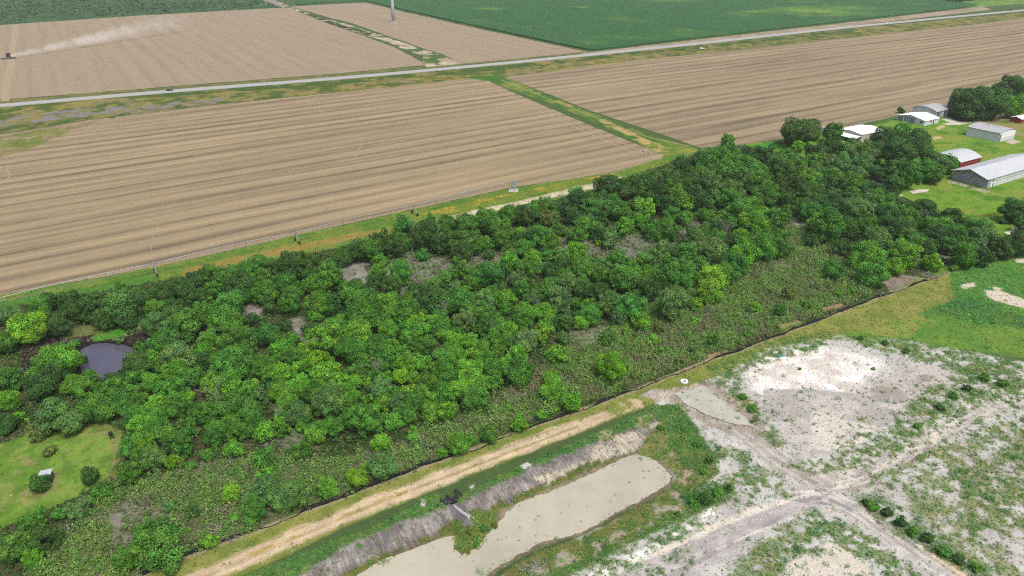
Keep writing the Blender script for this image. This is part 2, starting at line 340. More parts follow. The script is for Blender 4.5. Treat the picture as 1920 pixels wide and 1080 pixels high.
layer([(235, 1098)]+FENCE[1:]+[(1790, 560), (1700, 598), (1560, 632), (1450, 650), (1380, 690), (1300, 722), (1240, 752), (1190, 770), (900, 885), (640, 990), (420, 1098)], S(116, 132, 58), amp=.5, mix=S(142, 144, 76), msc=3, dens={'grass': 1.1})
layer(FENCE, S(164, 152, 124), amp=.3, nsc=2, line=.55, op=.8, dens={'grass': .3})
layer([(350, 1095), (500, 1030), (640, 970), (700, 945), (830, 895), (900, 868), (1000, 830), (1080, 800)], TAN, amp=1.0, nsc=4, line=2.0, soft=.6, mix=S(214, 194, 160), msc=3, dens={'grass': .05})
layer([(900, 868), (1000, 830), (1100, 792), (1190, 756)], TAN, amp=.9, nsc=3, line=2.0, cover=(.58, 2.5), dens={'grass': .2})
layer([(470, 1040), (600, 985), (700, 945), (760, 922)], S(182, 158, 100), amp=.5, line=.7, cover=(.55, 3))
layer([(420, 1098), (560, 1042), (680, 1000), (790, 945), (815, 925), (840, 940), (870, 928), (1000, 865), (1130, 810), (1230, 762), (1262, 765), (1235, 800), (1120, 838), (1000, 882), (900, 930), (830, 962), (740, 990), (640, 1038), (540, 1098)], S(80, 122, 60), amp=.8, nsc=3, mix=S(108, 130, 68), msc=2, z=-.3, dens={'weed': 3.4})
for pg in ([(790, 935), (800, 940), (797, 952), (788, 948)], [(975, 872), (990, 866), (1000, 874), (982, 880)], [(880, 912), (888, 908), (886, 918)]): layer(pg, CAL, amp=.3, nsc=1, soft=.2, dens={'weed': .1})
SLOPE = [(540, 1100), (640, 1037), (740, 990), (830, 962), (885, 938), (1000, 882), (1110, 838), (1232, 792), (1240, 812), (1165, 856), (1035, 905), (910, 958), (850, 988), (770, 1024), (640, 1070), (590, 1100)]
i_, m_ = layer(SLOPE, S(168, 161, 155), amp=.9, nsc=2.5, soft=.6, z=-1.0, mix=S(136, 130, 129), msc=2, dens={'twig': .25, 'weed': .3})
RILL = np.zeros(len(X)); RILL[i_] = m_
layer([(1110, 845), (1180, 815), (1240, 795), (1240, 812), (1165, 856), (1110, 880)], S(205, 195, 176), amp=.6, z=-1, cover=(.62, 2.5))
layer([(1000, 905), (1080, 875), (1140, 855), (1160, 852), (1100, 880), (1020, 912)], S(206, 196, 178), amp=.4, z=-1.6, cover=(.75, 2))
POND = [(560, 1120), (660, 1079), (720, 1048), (770, 1032), (827, 1007), (853, 1003), (853, 1027), (870, 1038), (893, 1027), (927, 983), (943, 963), (973, 942), (1033, 920), (1107, 890), (1167, 860), (1193, 852), (1227, 862), (1257, 893), (1253, 907), (1217, 930), (1147, 965), (1090, 997), (1030, 1013), (1000, 1027), (973, 1040), (940, 1057), (910, 1080), (860, 1115), (700, 1140)]
WL = -2.0
layer(POND+POND[:1], S(146, 132, 112), amp=.5, nsc=2, z=WL, line=.9, soft=.5, mix=S(122, 112, 92), msc=1.5, dens={'weed': .3})
layer([(640, 1085), (770, 1026), (850, 992), (930, 955), (1030, 912), (1100, 880), (1150, 862)], S(112, 116, 56), amp=.4, nsc=2, z=WL, line=.7, cover=(.6, 2.5), dens={'weed': 2.2, 'keep': 1})
layer([(850, 985), (900, 968), (935, 955), (930, 985), (895, 1030), (868, 1040), (850, 1030)], S(100, 112, 50), amp=.5, z=WL, dens={'weed': 2.2, 'grass': 1.5})
layer([(900, 1098), (1000, 1035), (1090, 1002), (1160, 966), (1250, 915), (1268, 885), (1235, 858), (1195, 846), (1235, 800), (1245, 758), (1290, 782), (1340, 858), (1345, 892), (1300, 932), (1362, 908), (1376, 926), (1290, 978), (1130, 1050), (1050, 1098)], S(132, 130, 78), amp=1, z=-.8, mix=S(98, 120, 60), msc=3, dens={'weed': 1.6, 'grass': .8})
layer([(900, 1098), (1000, 1035), (1090, 1002), (1160, 966), (1250, 915), (1330, 930), (1290, 978), (1130, 1050), (1050, 1098)], S(176, 166, 146), z=-.5, cover=(.36, 2.2), dens={'weed': .3})
layer([(1250, 775), (1300, 790), (1340, 870), (1300, 930), (1240, 860)], S(170, 158, 130), cover=(.3, 2.5), dens={'weed': .4})
layer([(900, 1098), (1010, 1032), (1100, 1000), (1200, 945), (1240, 930), (1160, 985), (1040, 1050), (960, 1098)], S(126, 120, 66), amp=.8, z=-1.2, cover=(.5, 3), dens={'weed': 1.0})
layer([(1000, 1090), (1120, 1040), (1230, 985), (1300, 955), (1340, 940), (1230, 1000), (1100, 1065), (1040, 1098)], S(76, 112, 58), amp=1.2, soft=1, cover=(.8, 2), z=-.3, dens={'weed': 3.0})
layer([(1238, 768), (1275, 758), (1330, 826), (1348, 884), (1300, 874), (1262, 836)], S(76, 112, 54), amp=1.6, soft=1, cover=(.75, 2), dens={'weed': 2.8})
layer([(1280, 930), (1330, 912), (1376, 908), (1362, 938), (1310, 962), (1280, 955)], S(58, 96, 46), amp=1.6, soft=1, cover=(.85, 2), dens={'weed': 3.2})
layer([(1110, 815), (1240, 770), (1232, 796), (1130, 830)], S(150, 150, 110), amp=.6, cover=(.45, 3), dens={'weed': .8})
layer([(1050, 1098), (1180, 1040), (1290, 985), (1340, 950), (1345, 960), (1280, 1000), (1120, 1098)], WHITE, amp=.6, nsc=3, cover=(.72, 4), dens={'weed': .1})
layer([(1130, 1098), (1290, 1012), (1400, 962), (1490, 930), (1565, 935), (1500, 966), (1400, 1012), (1290, 1098)], S(176, 172, 169), amp=.8, nsc=4, mix=S(194, 190, 184), msc=3, dens={'weed': .02})
layer([(1230, 1040), (1330, 990), (1430, 952), (1510, 930)], S(226, 216, 196), amp=.5, nsc=3, line=.7, cover=(.7, 4))
layer([(1530, 905), (1600, 893), (1680, 852), (1760, 802), (1850, 757), (1935, 720)], S(206, 201, 191), amp=1, nsc=4, line=3.6, soft=1, mix=S(184, 179, 172), msc=3, dens={'weed': .12})
layer([(1570, 915), (1630, 890), (1720, 838), (1800, 790)], S(222, 213, 196), amp=.3, line=.45); layer([(1600, 915), (1680, 880), (1760, 838)], S(166, 156, 148), amp=.5, line=.9, cover=(.7, 3))
layer([(1480, 925), (1540, 925), (1600, 955), (1680, 1010), (1750, 1058), (1830, 1110)], S(206, 201, 192), amp=.7, nsc=4, line=2.4, mix=S(184, 179, 173), msc=2, dens={'weed': .05})
layer([(1500, 935), (1560, 940), (1590, 955)], S(150, 144, 144), amp=.5, line=1.0, cover=(.75, 2.5)); layer([(1740, 1030), (1790, 1065), (1830, 1098)], S(212, 184, 146), amp=.6, line=1.1)
layer([(1540, 912), (1490, 885), (1440, 850), (1400, 815)], S(164, 157, 149), amp=1, nsc=3, line=2.6, mix=S(186, 179, 168), msc=2, dens={'weed': .05})
for ln in ([(1640, 975), (1720, 1030), (1790, 1080)], [(1610, 965), (1690, 1022), (1760, 1075)], [(1210, 1070), (1330, 1012), (1450, 965)], [(1250, 1085), (1370, 1020), (1480, 962)], [(1580, 905), (1660, 870), (1740, 822)]):
    layer(ln, S(150, 143, 140), amp=.25, nsc=3, line=.28, op=.75, cover=(.7, 5))
layer([(1395, 700), (1440, 660), (1540, 650), (1640, 668), (1660, 690), (1600, 735), (1500, 745), (1420, 735)], WHITE, amp=2.5, nsc=5, soft=2, mix=S(216, 209, 198), msc=3, dens={'weed': .03})
layer([(1440, 730), (1600, 735), (1700, 685), (1815, 680), (1800, 720), (1700, 780), (1560, 850), (1500, 850), (1430, 780)], S(198, 192, 184), amp=1.5, mix=S(180, 175, 169), msc=5, dens={'weed': .1})
layer([(1520, 770), (1640, 800), (1620, 830), (1560, 850), (1520, 835)], S(220, 213, 202), amp=1.2, op=.8)
layer([(1600, 740), (1700, 700), (1760, 700), (1680, 760)], S(166, 158, 150), cover=(.5, 5)); layer([(1230, 735), (1330, 715), (1400, 760), (1440, 800), (1420, 830), (1330, 800)], S(182, 172, 160), amp=.8, mix=S(164, 152, 140), msc=2)
def ruts(pts, offs, seed=0):
    P = GP(carry(pts)); n = 60; t = np.linspace(0, len(P)-1, n); i0 = np.minimum(t.astype(int), len(P)-2); Q = P[i0]+(P[i0+1]-P[i0])*(t-i0)[:, None]
    T = np.gradient(Q, axis=0); T /= np.linalg.norm(T, axis=1)[:, None]; Nn = np.stack([-T[:, 1], T[:, 0]], 1)
    for k, (o_, wd_, c_) in enumerate(offs):
        w_ = o_+.5*(fbm(np.arange(n)/6.0, np.full(n, k*3.7+seed), 1, 5)-.5)
        layer([(0, 0)], c_, amp=.15, nsc=1, soft=.2, op=.75, line=wd_, cover=(.6, 3), raw=Q+Nn*np.reshape(w_, (-1, 1)))
DKR, PLR = S(170, 162, 155), S(226, 221, 211)
ruts([(1530, 905), (1600, 893), (1680, 852), (1760, 802), (1850, 757), (1935, 720)], ((-2.9, .22, DKR), (-2.4, .2, PLR), (-1.2, .15, DKR), (-.7, .3, PLR), (.9, .18, DKR), (1.3, .25, PLR), (2.7, .2, PLR), (3.1, .25, DKR)))
ruts([(1480, 925), (1540, 925), (1600, 955), (1680, 1010), (1750, 1058), (1830, 1110)], ((-1.9, .2, DKR), (-1.3, .22, PLR), (-.2, .2, DKR), (.5, .3, PLR), (1.3, .18, DKR), (1.9, .25, PLR)), 3)
ruts([(1130, 1110), (1260, 1045), (1400, 985), (1500, 948), (1560, 938)], ((-2.6, .2, DKR), (-2.1, .25, PLR), (-.8, .22, DKR), (.4, .2, S(196, 190, 184)), (1.3, .2, DKR), (2.2, .3, PLR)), 5)
ruts([(1540, 912), (1490, 885), (1440, 850), (1400, 815), (1350, 770)], ((-1.8, .2, DKR), (-.9, .2, PLR), (.2, .25, DKR), (1.2, .2, PLR), (1.8, .2, DKR)), 7)
ruts([(350, 1095), (500, 1030), (640, 970), (700, 945), (830, 895), (900, 868), (1000, 830), (1100, 792), (1180, 760)], ((-1.1, .25, S(214, 196, 164)), (-.2, .35, S(160, 146, 96)), (.9, .25, S(210, 190, 160)), (1.7, .2, S(150, 136, 96))), 9)
def growth(pg, cov, d=3.6, c=S(92, 124, 62), mx=S(128, 134, 72), sc=4.0, amp=1.2):
    layer(pg, c, amp=amp*1.6, nsc=3, soft=1.4, op=.7, cover=(cov-.02, sc*.42), mix=mx, msc=2, dens={'weed': d, 'grass': .5})
growth([(1330, 692), (1440, 640), (1540, 622), (1700, 638), (1850, 664), (1920, 690), (1840, 712), (1700, 664), (1560, 645), (1420, 690), (1360, 712)], .62)
growth([(1330, 690), (1372, 680), (1400, 735), (1450, 800), (1480, 850), (1440, 830), (1390, 770), (1350, 730)], .55)
growth([(1700, 760), (1790, 700), (1880, 668), (1935, 690), (1935, 735), (1850, 752), (1760, 798), (1690, 830), (1650, 835)], .62, sc=5)
growth([(1480, 870), (1560, 855), (1640, 830), (1700, 800), (1690, 822), (1600, 880), (1530, 892)], .5, sc=3)
growth([(1340, 830), (1400, 850), (1480, 900), (1490, 925), (1400, 950), (1340, 950), (1300, 880)], .48, sc=3)
growth([(1500, 968), (1560, 955), (1640, 1010), (1740, 1098), (1330, 1098), (1420, 1015)], .66)
layer([(1510, 1030), (1560, 1010), (1625, 1050), (1640, 1098), (1450, 1098)], S(214, 206, 192), amp=1.5, cover=(.72, 5), dens={'weed': .2})
growth([(1160, 1098), (1300, 1020), (1330, 1030), (1280, 1070), (1250, 1098)], .45, sc=3)
growth([(1080, 1075), (1200, 1020), (1300, 965), (1340, 965), (1300, 1000), (1200, 1050), (1120, 1098)], .55, sc=3)
growth([(1600, 925), (1650, 925), (1720, 975), (1780, 1018), (1860, 1060), (1860, 1098), (1800, 1068), (1690, 1005), (1620, 955)], .85, d=3.0, c=S(62, 98, 48), mx=S(88, 116, 56))
growth([(1640, 900), (1780, 830), (1935, 780), (1935, 1098), (1850, 1098), (1740, 985)], .6, sc=5, c=S(112, 128, 66), mx=S(142, 142, 84), d=2.2)
growth([(1760, 880), (1935, 820), (1935, 1000), (1820, 985)], .5, sc=3, c=S(70, 106, 46), d=2.0)
growth([(1560, 830), (1930, 700), (1935, 790), (1640, 900)], .34, sc=2.5)
growth([(1400, 740), (1800, 700), (1700, 790), (1540, 850), (1440, 790)], .16, sc=2.2)
layer([(1196, 744), (1225, 728), (1265, 735), (1255, 752), (1225, 752)], S(196, 186, 172), amp=.6, mix=S(168, 158, 148), msc=1, dens={'weed': .1})
layer([(830, 945), (850, 940), (870, 960), (890, 985), (872, 985), (850, 965)], S(128, 124, 126), amp=.5, z=-.8, dens={'weed': .1})
# --- heights
pp = GP(POND, WL); idx = np.nonzero((X > pp[:, 0].min()-15) & (X < pp[:, 0].max()+15) & (Y > pp[:, 1].min()-15) & (Y < pp[:, 1].max()+15))[0]
d = sdf(pp, X[idx], Y[idx])+.5*(fbm(X[idx], Y[idx], 2.5, 5)-.5)
pc = np.array(G(905, 985, WL)[:2]); north = (X[idx]-pc[0])*V[0]+(Y[idx]-pc[1])*V[1] > -1.5
wd = np.where(north, 5.2, 9.0)
hz = np.where(d < 0, WL-.1-.25*sstep(0, 2, -d), WL-.1+(.1-WL)*sstep(-.15, 1, d/wd))
hz += np.where(north & (d > .3) & (d < 5), .16*(fbm(UU[idx], VV[idx]*.12, .55, 9, 3)-.5), 0)
Z[idx] += hz
near = (Y > 70) & (Y < 330) & jit
site = near & (COL[:, 2] > .02)
rough = sstep(320, 200, Y)*near
fm = np.ones_like(X); k_ = np.nonzero(near)[0]
fm[k_] = sstep(.5, 4, sdf(GP([(-330, 310), (0, 251), (880, 147), (915, 152), (1100, 232), (1245, 291), (1240, 297), (1150, 324), (960, 351), (775, 392), (555, 441), (290, 501), (0, 553), (-330, 615)]), X[k_], Y[k_]))*sstep(-.5, 2, sdf(GP(YARD), X[k_], Y[k_]))
Z += fm*rough*(.22*(fbm(X, Y, 6, 31)-.5)+.12*(fbm(X, Y, 1.2, 32, 3)-.5))
def bump(px, py, r, h, s=0):
    global Z
    c = G(px, py); dd = np.hypot(X-c[0], Y-c[1]); k = dd < r*1.6
    Z[k] += h*sstep(r, 0, dd[k]+r*.5*(fbm(X[k], Y[k], 1.6, 77+s)-.5))*(.7+.6*fbm(X[k], Y[k], .8, 78+s))
bump(1222, 741, 2.6, 1.3); bump(1240, 742, 2.2, .9, 3); bump(1208, 745, 1.8, .7, 5); bump(1612, 826, 5, .35, 7)
P2 = [(1262, 738), (1320, 723), (1348, 745), (1402, 787), (1442, 820), (1450, 836), (1415, 836), (1370, 815), (1330, 790), (1288, 757)]
q = GP(P2); k = np.nonzero(np.hypot(X-q[:, 0].mean(), Y-q[:, 1].mean()) < 40)[0]
dq = sdf(q, X[k], Y[k]); Z[k] -= .3*sstep(1.2, -.6, dq)
br = GP([(1330, 718), (1400, 772), (1460, 826), (1540, 893)]); db = ldist(br, X[k], Y[k]); Z[k] += .6*sstep(1.6, .1, db+.6*(fbm(X[k], Y[k], 1.3, 44)-.5))
dk = GP([(155, 655), (175, 645), (220, 645), (258, 660), (225, 692), (180, 708), (158, 690)]); k = np.nonzero(np.hypot(X-dk[:, 0].mean(), Y-dk[:, 1].mean()) < 40)[0]
Z[k] -= .5*sstep(3, -1, sdf(dk, X[k], Y[k]))
Zg = Z.reshape(SHP)
def ground_z(x, y):
    """height of the ground sheet under x, y (nearest grid row and column)"""
    j = int(np.clip(np.searchsorted(ys, y), 1, len(ys)-2)); t = x/hw[j]
    i = int(np.clip(np.searchsorted(ts, t), 1, len(ts)-2)); return float(Zg[j, i])
nr, nc = SHP; I = np.arange(nr*nc).reshape(SHP)
quads = np.stack([I[:-1, :-1], I[:-1, 1:], I[1:, 1:], I[1:, :-1]], -1).reshape(-1, 4)
gm, nt, b = newmat('soil_and_grass')
at = N(nt, 'ShaderNodeAttribute'); at.attribute_name = 'Col'
P_ = pos(nt)
f1, r1 = noise_mul(nt, P_, 2.6, .72, 1.26, 5, .75); f2, _ = noise_mul(nt, P_, .35, .88, 1.12, 3)
f3, r3 = noise_mul(nt, P_, 9, .78, 1.2, 3, .7)
pr = pos(nt, (2.4, .28, .28), ROT); f4, r4 = noise_mul(nt, pr, 1.0, .38, 1.15, 3, .6)
rl_ = N(nt, 'ShaderNodeMix', _data_type='FLOAT'); nt.links.new(at.outputs['Alpha'], rl_.inputs['Factor']); nt.links.new(f4, rl_.inputs['A']); rl_.inputs['B'].default_value = 1
nt.links.new(vmul(nt, vmul(nt, vmul(nt, vmul(nt, at.outputs['Color'], f1), f2), f3), rl_.outputs['Result']), b.inputs['Base Color'])
bp = N(nt, 'ShaderNodeBump', Strength=.6, Distance=.25); nt.links.new(r1, bp.inputs['Height']); nt.links.new(bp.outputs[0], b.inputs['Normal'])
b.inputs['Roughness'].default_value = 1; b.inputs['Specular IOR Level'].default_value = .05
ground = link('ground', mesh_np('ground', np.stack([X, Y, Z], -1), quads, np.c_[COL, 1-RILL], smooth=True), gm)
tag(ground, 'open ground of soil, grass and bare pale earth under everything', 'ground', kind='structure')

# ================================================================ sheets: fields, road, water, drives
def edge(pts, step, amp, sc, seed, z=0):
    P = GP(pts, z); out = []
    for i in range(len(P)):
        a, bq = P[i], P[(i+1) % len(P)]; n = max(1, int(np.hypot(*(bq-a))/step))
        for kk in range(n): out.append(a+(bq-a)*kk/n)
    out = np.array(out)
    out[:, 0] += amp*2*(fbm(out[:, 0], out[:, 1], sc, seed)-.5); out[:, 1] += amp*2*(fbm(out[:, 0], out[:, 1], sc, seed+50)-.5)
    return out
def sheet(name, pts, mat, z=.02, step=2.5, amp=.8, sc=6, seed=1, label=None, cat=None, pz=0):
    P = edge(pts, step, amp, sc, seed, pz)
    me = bpy.data.meshes.new(name); me.from_pydata([(x, y, z) for x, y in P], [], [tuple(range(len(P)))])
    bm = bmesh.new(); bm.from_mesh(me); bmesh.ops.triangulate(bm, faces=bm.faces[:])
    for f in bm.faces:
        if f.normal.z < 0: f.normal_flip()
    bm.to_mesh(me); bm.free()
    return tag(link(name, me, mat), label, cat, kind='structure')
def stubble(name, dark, light, rot, period, contrast, fine=.45, grain=.14, blot=.06):
    m, nt, b = newmat(name)
    p = pos(nt, rot=rot)
    sx = N(nt, 'ShaderNodeSeparateXYZ'); nt.links.new(p, sx.inputs[0])
    mp = N(nt, 'ShaderNodeMapping'); mp.inputs['Scale'].default_value = (.0025, 1/period, 1); nt.links.new(p, mp.inputs['Vector'])
    n1 = N(nt, 'ShaderNodeTexNoise', Scale=1.9, Detail=3, Roughness=.55); nt.links.new(mp.outputs[0], n1.inputs['Vector'])
    mp2 = N(nt, 'ShaderNodeMapping'); mp2.inputs['Scale'].default_value = (.006, 1/1.5, 1); nt.links.new(p, mp2.inputs['Vector'])
    n2 = N(nt, 'ShaderNodeTexNoise', Scale=1.5, Detail=4, Roughness=.7); nt.links.new(mp2.outputs[0], n2.inputs['Vector'])
    w = N(nt, 'ShaderNodeMath', _operation='MULTIPLY'); w.inputs[1].default_value = 2*math.pi/period; nt.links.new(sx.outputs['Y'], w.inputs[0])
    nd = N(nt, 'ShaderNodeTexNoise', Scale=.012, Detail=2); nt.links.new(p, nd.inputs['Vector'])
    w2 = N(nt, 'ShaderNodeMath', _operation='MULTIPLY_ADD'); w2.inputs[1].default_value = 3.0; nt.links.new(nd.outputs['Fac'], w2.inputs[0]); nt.links.new(w.outputs[0], w2.inputs[2])
    sn = N(nt, 'ShaderNodeMath', _operation='SINE'); nt.links.new(w2.outputs[0], sn.inputs[0])
    nb = N(nt, 'ShaderNodeTexNoise', Scale=blot, Detail=4, Roughness=.6); nt.links.new(p, nb.inputs['Vector'])
    ng = N(nt, 'ShaderNodeTexNoise', Scale=2.2, Detail=6, Roughness=.85); nt.links.new(p, ng.inputs['Vector'])
    def mad(a, kmul, add):
        q = N(nt, 'ShaderNodeMath', _operation='MULTIPLY_ADD'); nt.links.new(a, q.inputs[0]); q.inputs[1].default_value = kmul
        if isinstance(add, float): q.inputs[2].default_value = add
        else: nt.links.new(add, q.inputs[2])
        return q.outputs[0]
    acc = mad(n1.outputs['Fac'], 2.3*contrast, .5+.12*contrast-1.15*contrast-.5*fine-.5*blot*4-.5*grain*3)
    h1 = mad(sn.outputs[0], .5, .5); pw_ = N(nt, 'ShaderNodeMath', _operation='POWER'); nt.links.new(h1, pw_.inputs[0]); pw_.inputs[1].default_value = 3.5
    acc = mad(pw_.outputs[0], -.42*contrast, acc); acc = mad(n2.outputs['Fac'], fine, acc)
    acc = mad(nb.outputs['Fac'], blot*4, acc); acc = mad(ng.outputs['Fac'], grain*3, acc)
    cr = N(nt, 'ShaderNodeValToRGB'); e = cr.color_ramp.elements
    e[0].position = .1; e[0].color = (*dark, 1); e[1].position = .9; e[1].color = (*light, 1)
    mid = cr.color_ramp.elements.new(.5); mid.color = (*(np.asarray(dark)*.45+np.asarray(light)*.55), 1)
    nt.links.new(acc, cr.inputs[0]); nt.links.new(cr.outputs[0], b.inputs['Base Color'])
    bp = N(nt, 'ShaderNodeBump', Strength=.5, Distance=.2); nt.links.new(ng.outputs['Fac'], bp.inputs['Height']); nt.links.new(bp.outputs[0], b.inputs['Normal'])
    b.inputs['Roughness'].default_value = 1; b.inputs['Specular IOR Level'].default_value = .05
    return m
ST1 = stubble('stubble_rows', S(106, 96, 79), S(181, 163, 129), ROT+R(3), 11.5, .5, fine=.62, grain=.22)
ST2 = stubble('stubble_far', S(128, 115, 96), S(177, 161, 136), ROT+R(91), 16, .17, fine=.4, grain=.22, blot=.06)
ST3 = stubble('stubble_right', S(103, 94, 78), S(176, 159, 128), ROT+R(1), 12.5, .5, fine=.62, grain=.22)
sheet('stubble_field', [(-330, 470), (-100, 330), (0, 296), (50, 282), (105, 258), (150, 240), (215, 222), (215, 219), (400, 197), (640, 173), (880, 147), (915, 152), (1000, 190), (1100, 232), (1245, 291), (1240, 297), (1150, 324), (960, 351), (775, 392), (555, 441), (290, 501), (0, 553), (-330, 615)], ST1, seed=3, amp=.7, label='striped tan stubble field between the road and the wood, behind the long irrigation boom', cat='field')
sheet('stubble_field', [(945, 144), (1130, 121), (1330, 99), (1920, 35), (2200, 6), (2200, 120), (1925, 160), (1790, 195), (1700, 212), (1650, 225), (1560, 244), (1465, 260), (1400, 270), (1312, 277), (1250, 255), (1100, 205), (1000, 165)], ST3, seed=5, amp=.7, label='striped brown stubble field behind the white sheds, right of the grassy ditch', cat='field')
sheet('stubble_field', [(-400, 92), (0, 47), (250, 30), (520, 15), (545, 16), (620, 46), (690, 70), (740, 88), (800, 122), (640, 137), (320, 162), (0, 187), (-400, 222)], ST2, seed=7, step=6, amp=2, sc=25, label='pinkish stubble field beyond the road where the harvester works', cat='field')
sheet('stubble_field', [(546, 12), (620, 8), (686, 5), (760, 23), (880, 50), (1000, 76), (1100, 97), (960, 111), (866, 119), (830, 102), (770, 82), (720, 65), (660, 44), (600, 28)], ST2, seed=9, step=6, amp=2, sc=25, label='pale stubble wedge around the wind turbine tower', cat='field')
def ribbon(name, pts, width, mat, z=.03, label=None, cat=None, smooth=6, wob=0):
    P = GP(pts); n = max(2, int(sum(np.hypot(*(P[i+1]-P[i])) for i in range(len(P)-1))/smooth))
    t = np.linspace(0, len(P)-1, n); i0 = np.minimum(t.astype(int), len(P)-2); fr = t-i0
    Pm = P[np.maximum(i0-1, 0)]; P0 = P[i0]; P1 = P[i0+1]; P3 = P[np.minimum(i0+2, len(P)-1)]; fr = fr[:, None]
    Q = .5*((2*P0)+(P1-Pm)*fr+(2*Pm-5*P0+4*P1-P3)*fr**2+(3*P0-Pm-3*P1+P3)*fr**3)
    T = np.gradient(Q, axis=0); T /= np.linalg.norm(T, axis=1)[:, None]; Nn = np.stack([-T[:, 1], T[:, 0]], 1)
    wv = width/2*(1+wob*2*(fbm(Q[:, 0], Q[:, 1], 3, 3)-.5))[:, None] if wob else width/2
    L_, R_ = Q+Nn*wv, Q-Nn*wv
    v = [(a[0], a[1], z) for a in L_]+[(a[0], a[1], z) for a in R_]
    f = [(i, n+i, n+i+1, i+1) for i in range(n-1)]
    me = bpy.data.meshes.new(name); me.from_pydata(v, [], f)
    return tag(link(name, me, mat), label, cat, kind='structure'), Q, Nn
ASPH = plain('worn_asphalt', S(172, 174, 172), .9, .08, .4)
SHO = plain('gravel_shoulder', S(150, 146, 134), .95, .15, .8)
RL = [(-220, 217), (0, 198), (320, 171), (640, 146), (960, 117), (1280, 84.5), (1600, 50), (1920, 19), (2250, -12)]
ribbon('road', RL, 13.5, SHO, .02, 'gravel shoulders of the country highway across the fields', 'road shoulder', 12, .06)
ribbon('road', RL, 10.5, ASPH, .04, 'pale grey two-lane highway running between the fields', 'road', 12)
_, RQ, RN = ribbon('road', RL, .15, plain('yellow_paint', S(196, 178, 96), .8), .05, 'thin yellow centre line along the pale highway', 'road marking', 12)
TRK = plain('flattened_straw', S(166, 147, 118), 1, .25, 1)
TR2 = plain('wheel_track_soil', S(160, 142, 114), 1, .25, 1)
for i, (ln, wdt) in enumerate((([(905, 153), (960, 178), (1040, 214), (1130, 253), (1225, 292)], 1.1), ([(893, 152), (950, 179), (1030, 216), (1120, 257), (1205, 294)], .9), ([(1225, 285), (1200, 292), (1140, 305), (1020, 326), (960, 336)], .8), ([(1215, 278), (1190, 291), (1130, 300), (1030, 316)], .7),
            ([(940, 150), (1000, 174), (1100, 214), (1200, 252), (1290, 274)], 1.0), ([(0, 312), (12, 318), (18, 326), (14, 336), (0, 345)], .6), ([(0, 322), (25, 300), (60, 284), (130, 262), (220, 243)], .5),
            ([(600, 175), (586, 188), (592, 200), (606, 210), (612, 224)], .4), ([(668, 248), (678, 262), (676, 275), (667, 290), (670, 305), (682, 318)], .35), ([(284, 485), (286, 450), (298, 418), (318, 390), (335, 370)], .22), ([(540, 432), (530, 402), (535, 380), (560, 350)], .2), ([(762, 388), (755, 372), (770, 352), (800, 335)], .2),
            ([(1706, 86), (1700, 98), (1670, 105), (1620, 112)], .9), ([(10, 190), (12, 150), (20, 120), (24, 90), (30, 48)], 5.0))):
    tag(ribbon('wheel_track', ln, wdt, TRK if i % 2 else TR2, .03, None, None, 2.5, .4)[0], 'faint pale wheel track pressed into the stubble', 'wheel track', 'wheel tracks in the stubble', 'structure')
def water(name, pts, z, col, rough, label, cat, seed, amp=.4, spec=.5, var=.05, wet=None):
    m, nt, b = newmat(name+'_surface'); rgb = N(nt, 'ShaderNodeRGB'); rgb.outputs[0].default_value = (*col, 1)
    p = pos(nt); f, r = noise_mul(nt, p, .25, 1-var, 1+var, 6, .65); f_, _r = noise_mul(nt, p, .06, 1-var, 1+var, 3); nt.links.new(vmul(nt, vmul(nt, rgb.outputs[0], f), f_), b.inputs['Base Color'])
    n = N(nt, 'ShaderNodeTexNoise', Scale=3.5, Detail=3); nt.links.new(p, n.inputs['Vector'])
    bp = N(nt, 'ShaderNodeBump', Strength=.05, Distance=.03); nt.links.new(n.outputs['Fac'], bp.inputs['Height']); nt.links.new(bp.outputs[0], b.inputs['Normal'])
    b.inputs['Roughness'].default_value = rough; b.inputs['Specular IOR Level'].default_value = spec
    return sheet(name, pts, m, z, 1.0, amp, 2.5, seed, label, cat, pz=z)
wide = [(x+(x-905)*.012, y+(y-985)*.03) for x, y in POND]
water('pond', wide, WL, S(190, 185, 165), .2, 'long milky tan pond in the excavated pit', 'pond', 21, 1.0, .5, .1)
water('puddle', P2[:5]+[(1408, 800), (1370, 795), (1330, 780)]+P2[9:], -.13, S(188, 188, 172), .25, 'shallow greenish puddle on the graded track', 'puddle', 23, 1.2, .4, .12)
water('pond', [(120, 650), (155, 640), (175, 636), (220, 638), (250, 645), (275, 650), (258, 668), (232, 692), (182, 714), (150, 700)], -.28, S(92, 90, 106, .6), .12, 'small dark pond in a gap of the wood', 'pond', 25, .9, .5, .07)
CONC = plain('concrete', S(206, 202, 194), .9, .1, .4)
GRV = plain('gravel_drive', S(206, 200, 184), .95, .1, .5)
PAV = plain('asphalt_drive', S(128, 124, 126), .95, .1, .5)
ribbon('path', [(1772, 233), (1800, 231), (1840, 223), (1870, 216), (1905, 208), (1960, 199)], 5, GRV, .03, 'pale gravel drive curving past the arched workshop', 'drive', 2.5, .15)
sheet('path', [(1766, 224), (1780, 221), (1798, 228), (1784, 231)], CONC, .035, 1, .1, 2, 31, 'white concrete apron in front of the workshop doors', 'apron')
sheet('path', [(1884, 266), (1900, 261), (1915, 266), (1898, 271)], plain('worn_concrete', S(186, 172, 158), .9), .035, 1, .15, 2, 32, 'worn concrete apron in front of the white hangar door', 'apron')
sheet('path', [(1600, 342), (1640, 338), (1672, 347), (1662, 351), (1640, 354), (1610, 352)], PAV, .03, 1.5, .4, 3, 33, 'grey paved drive under the trees', 'drive')
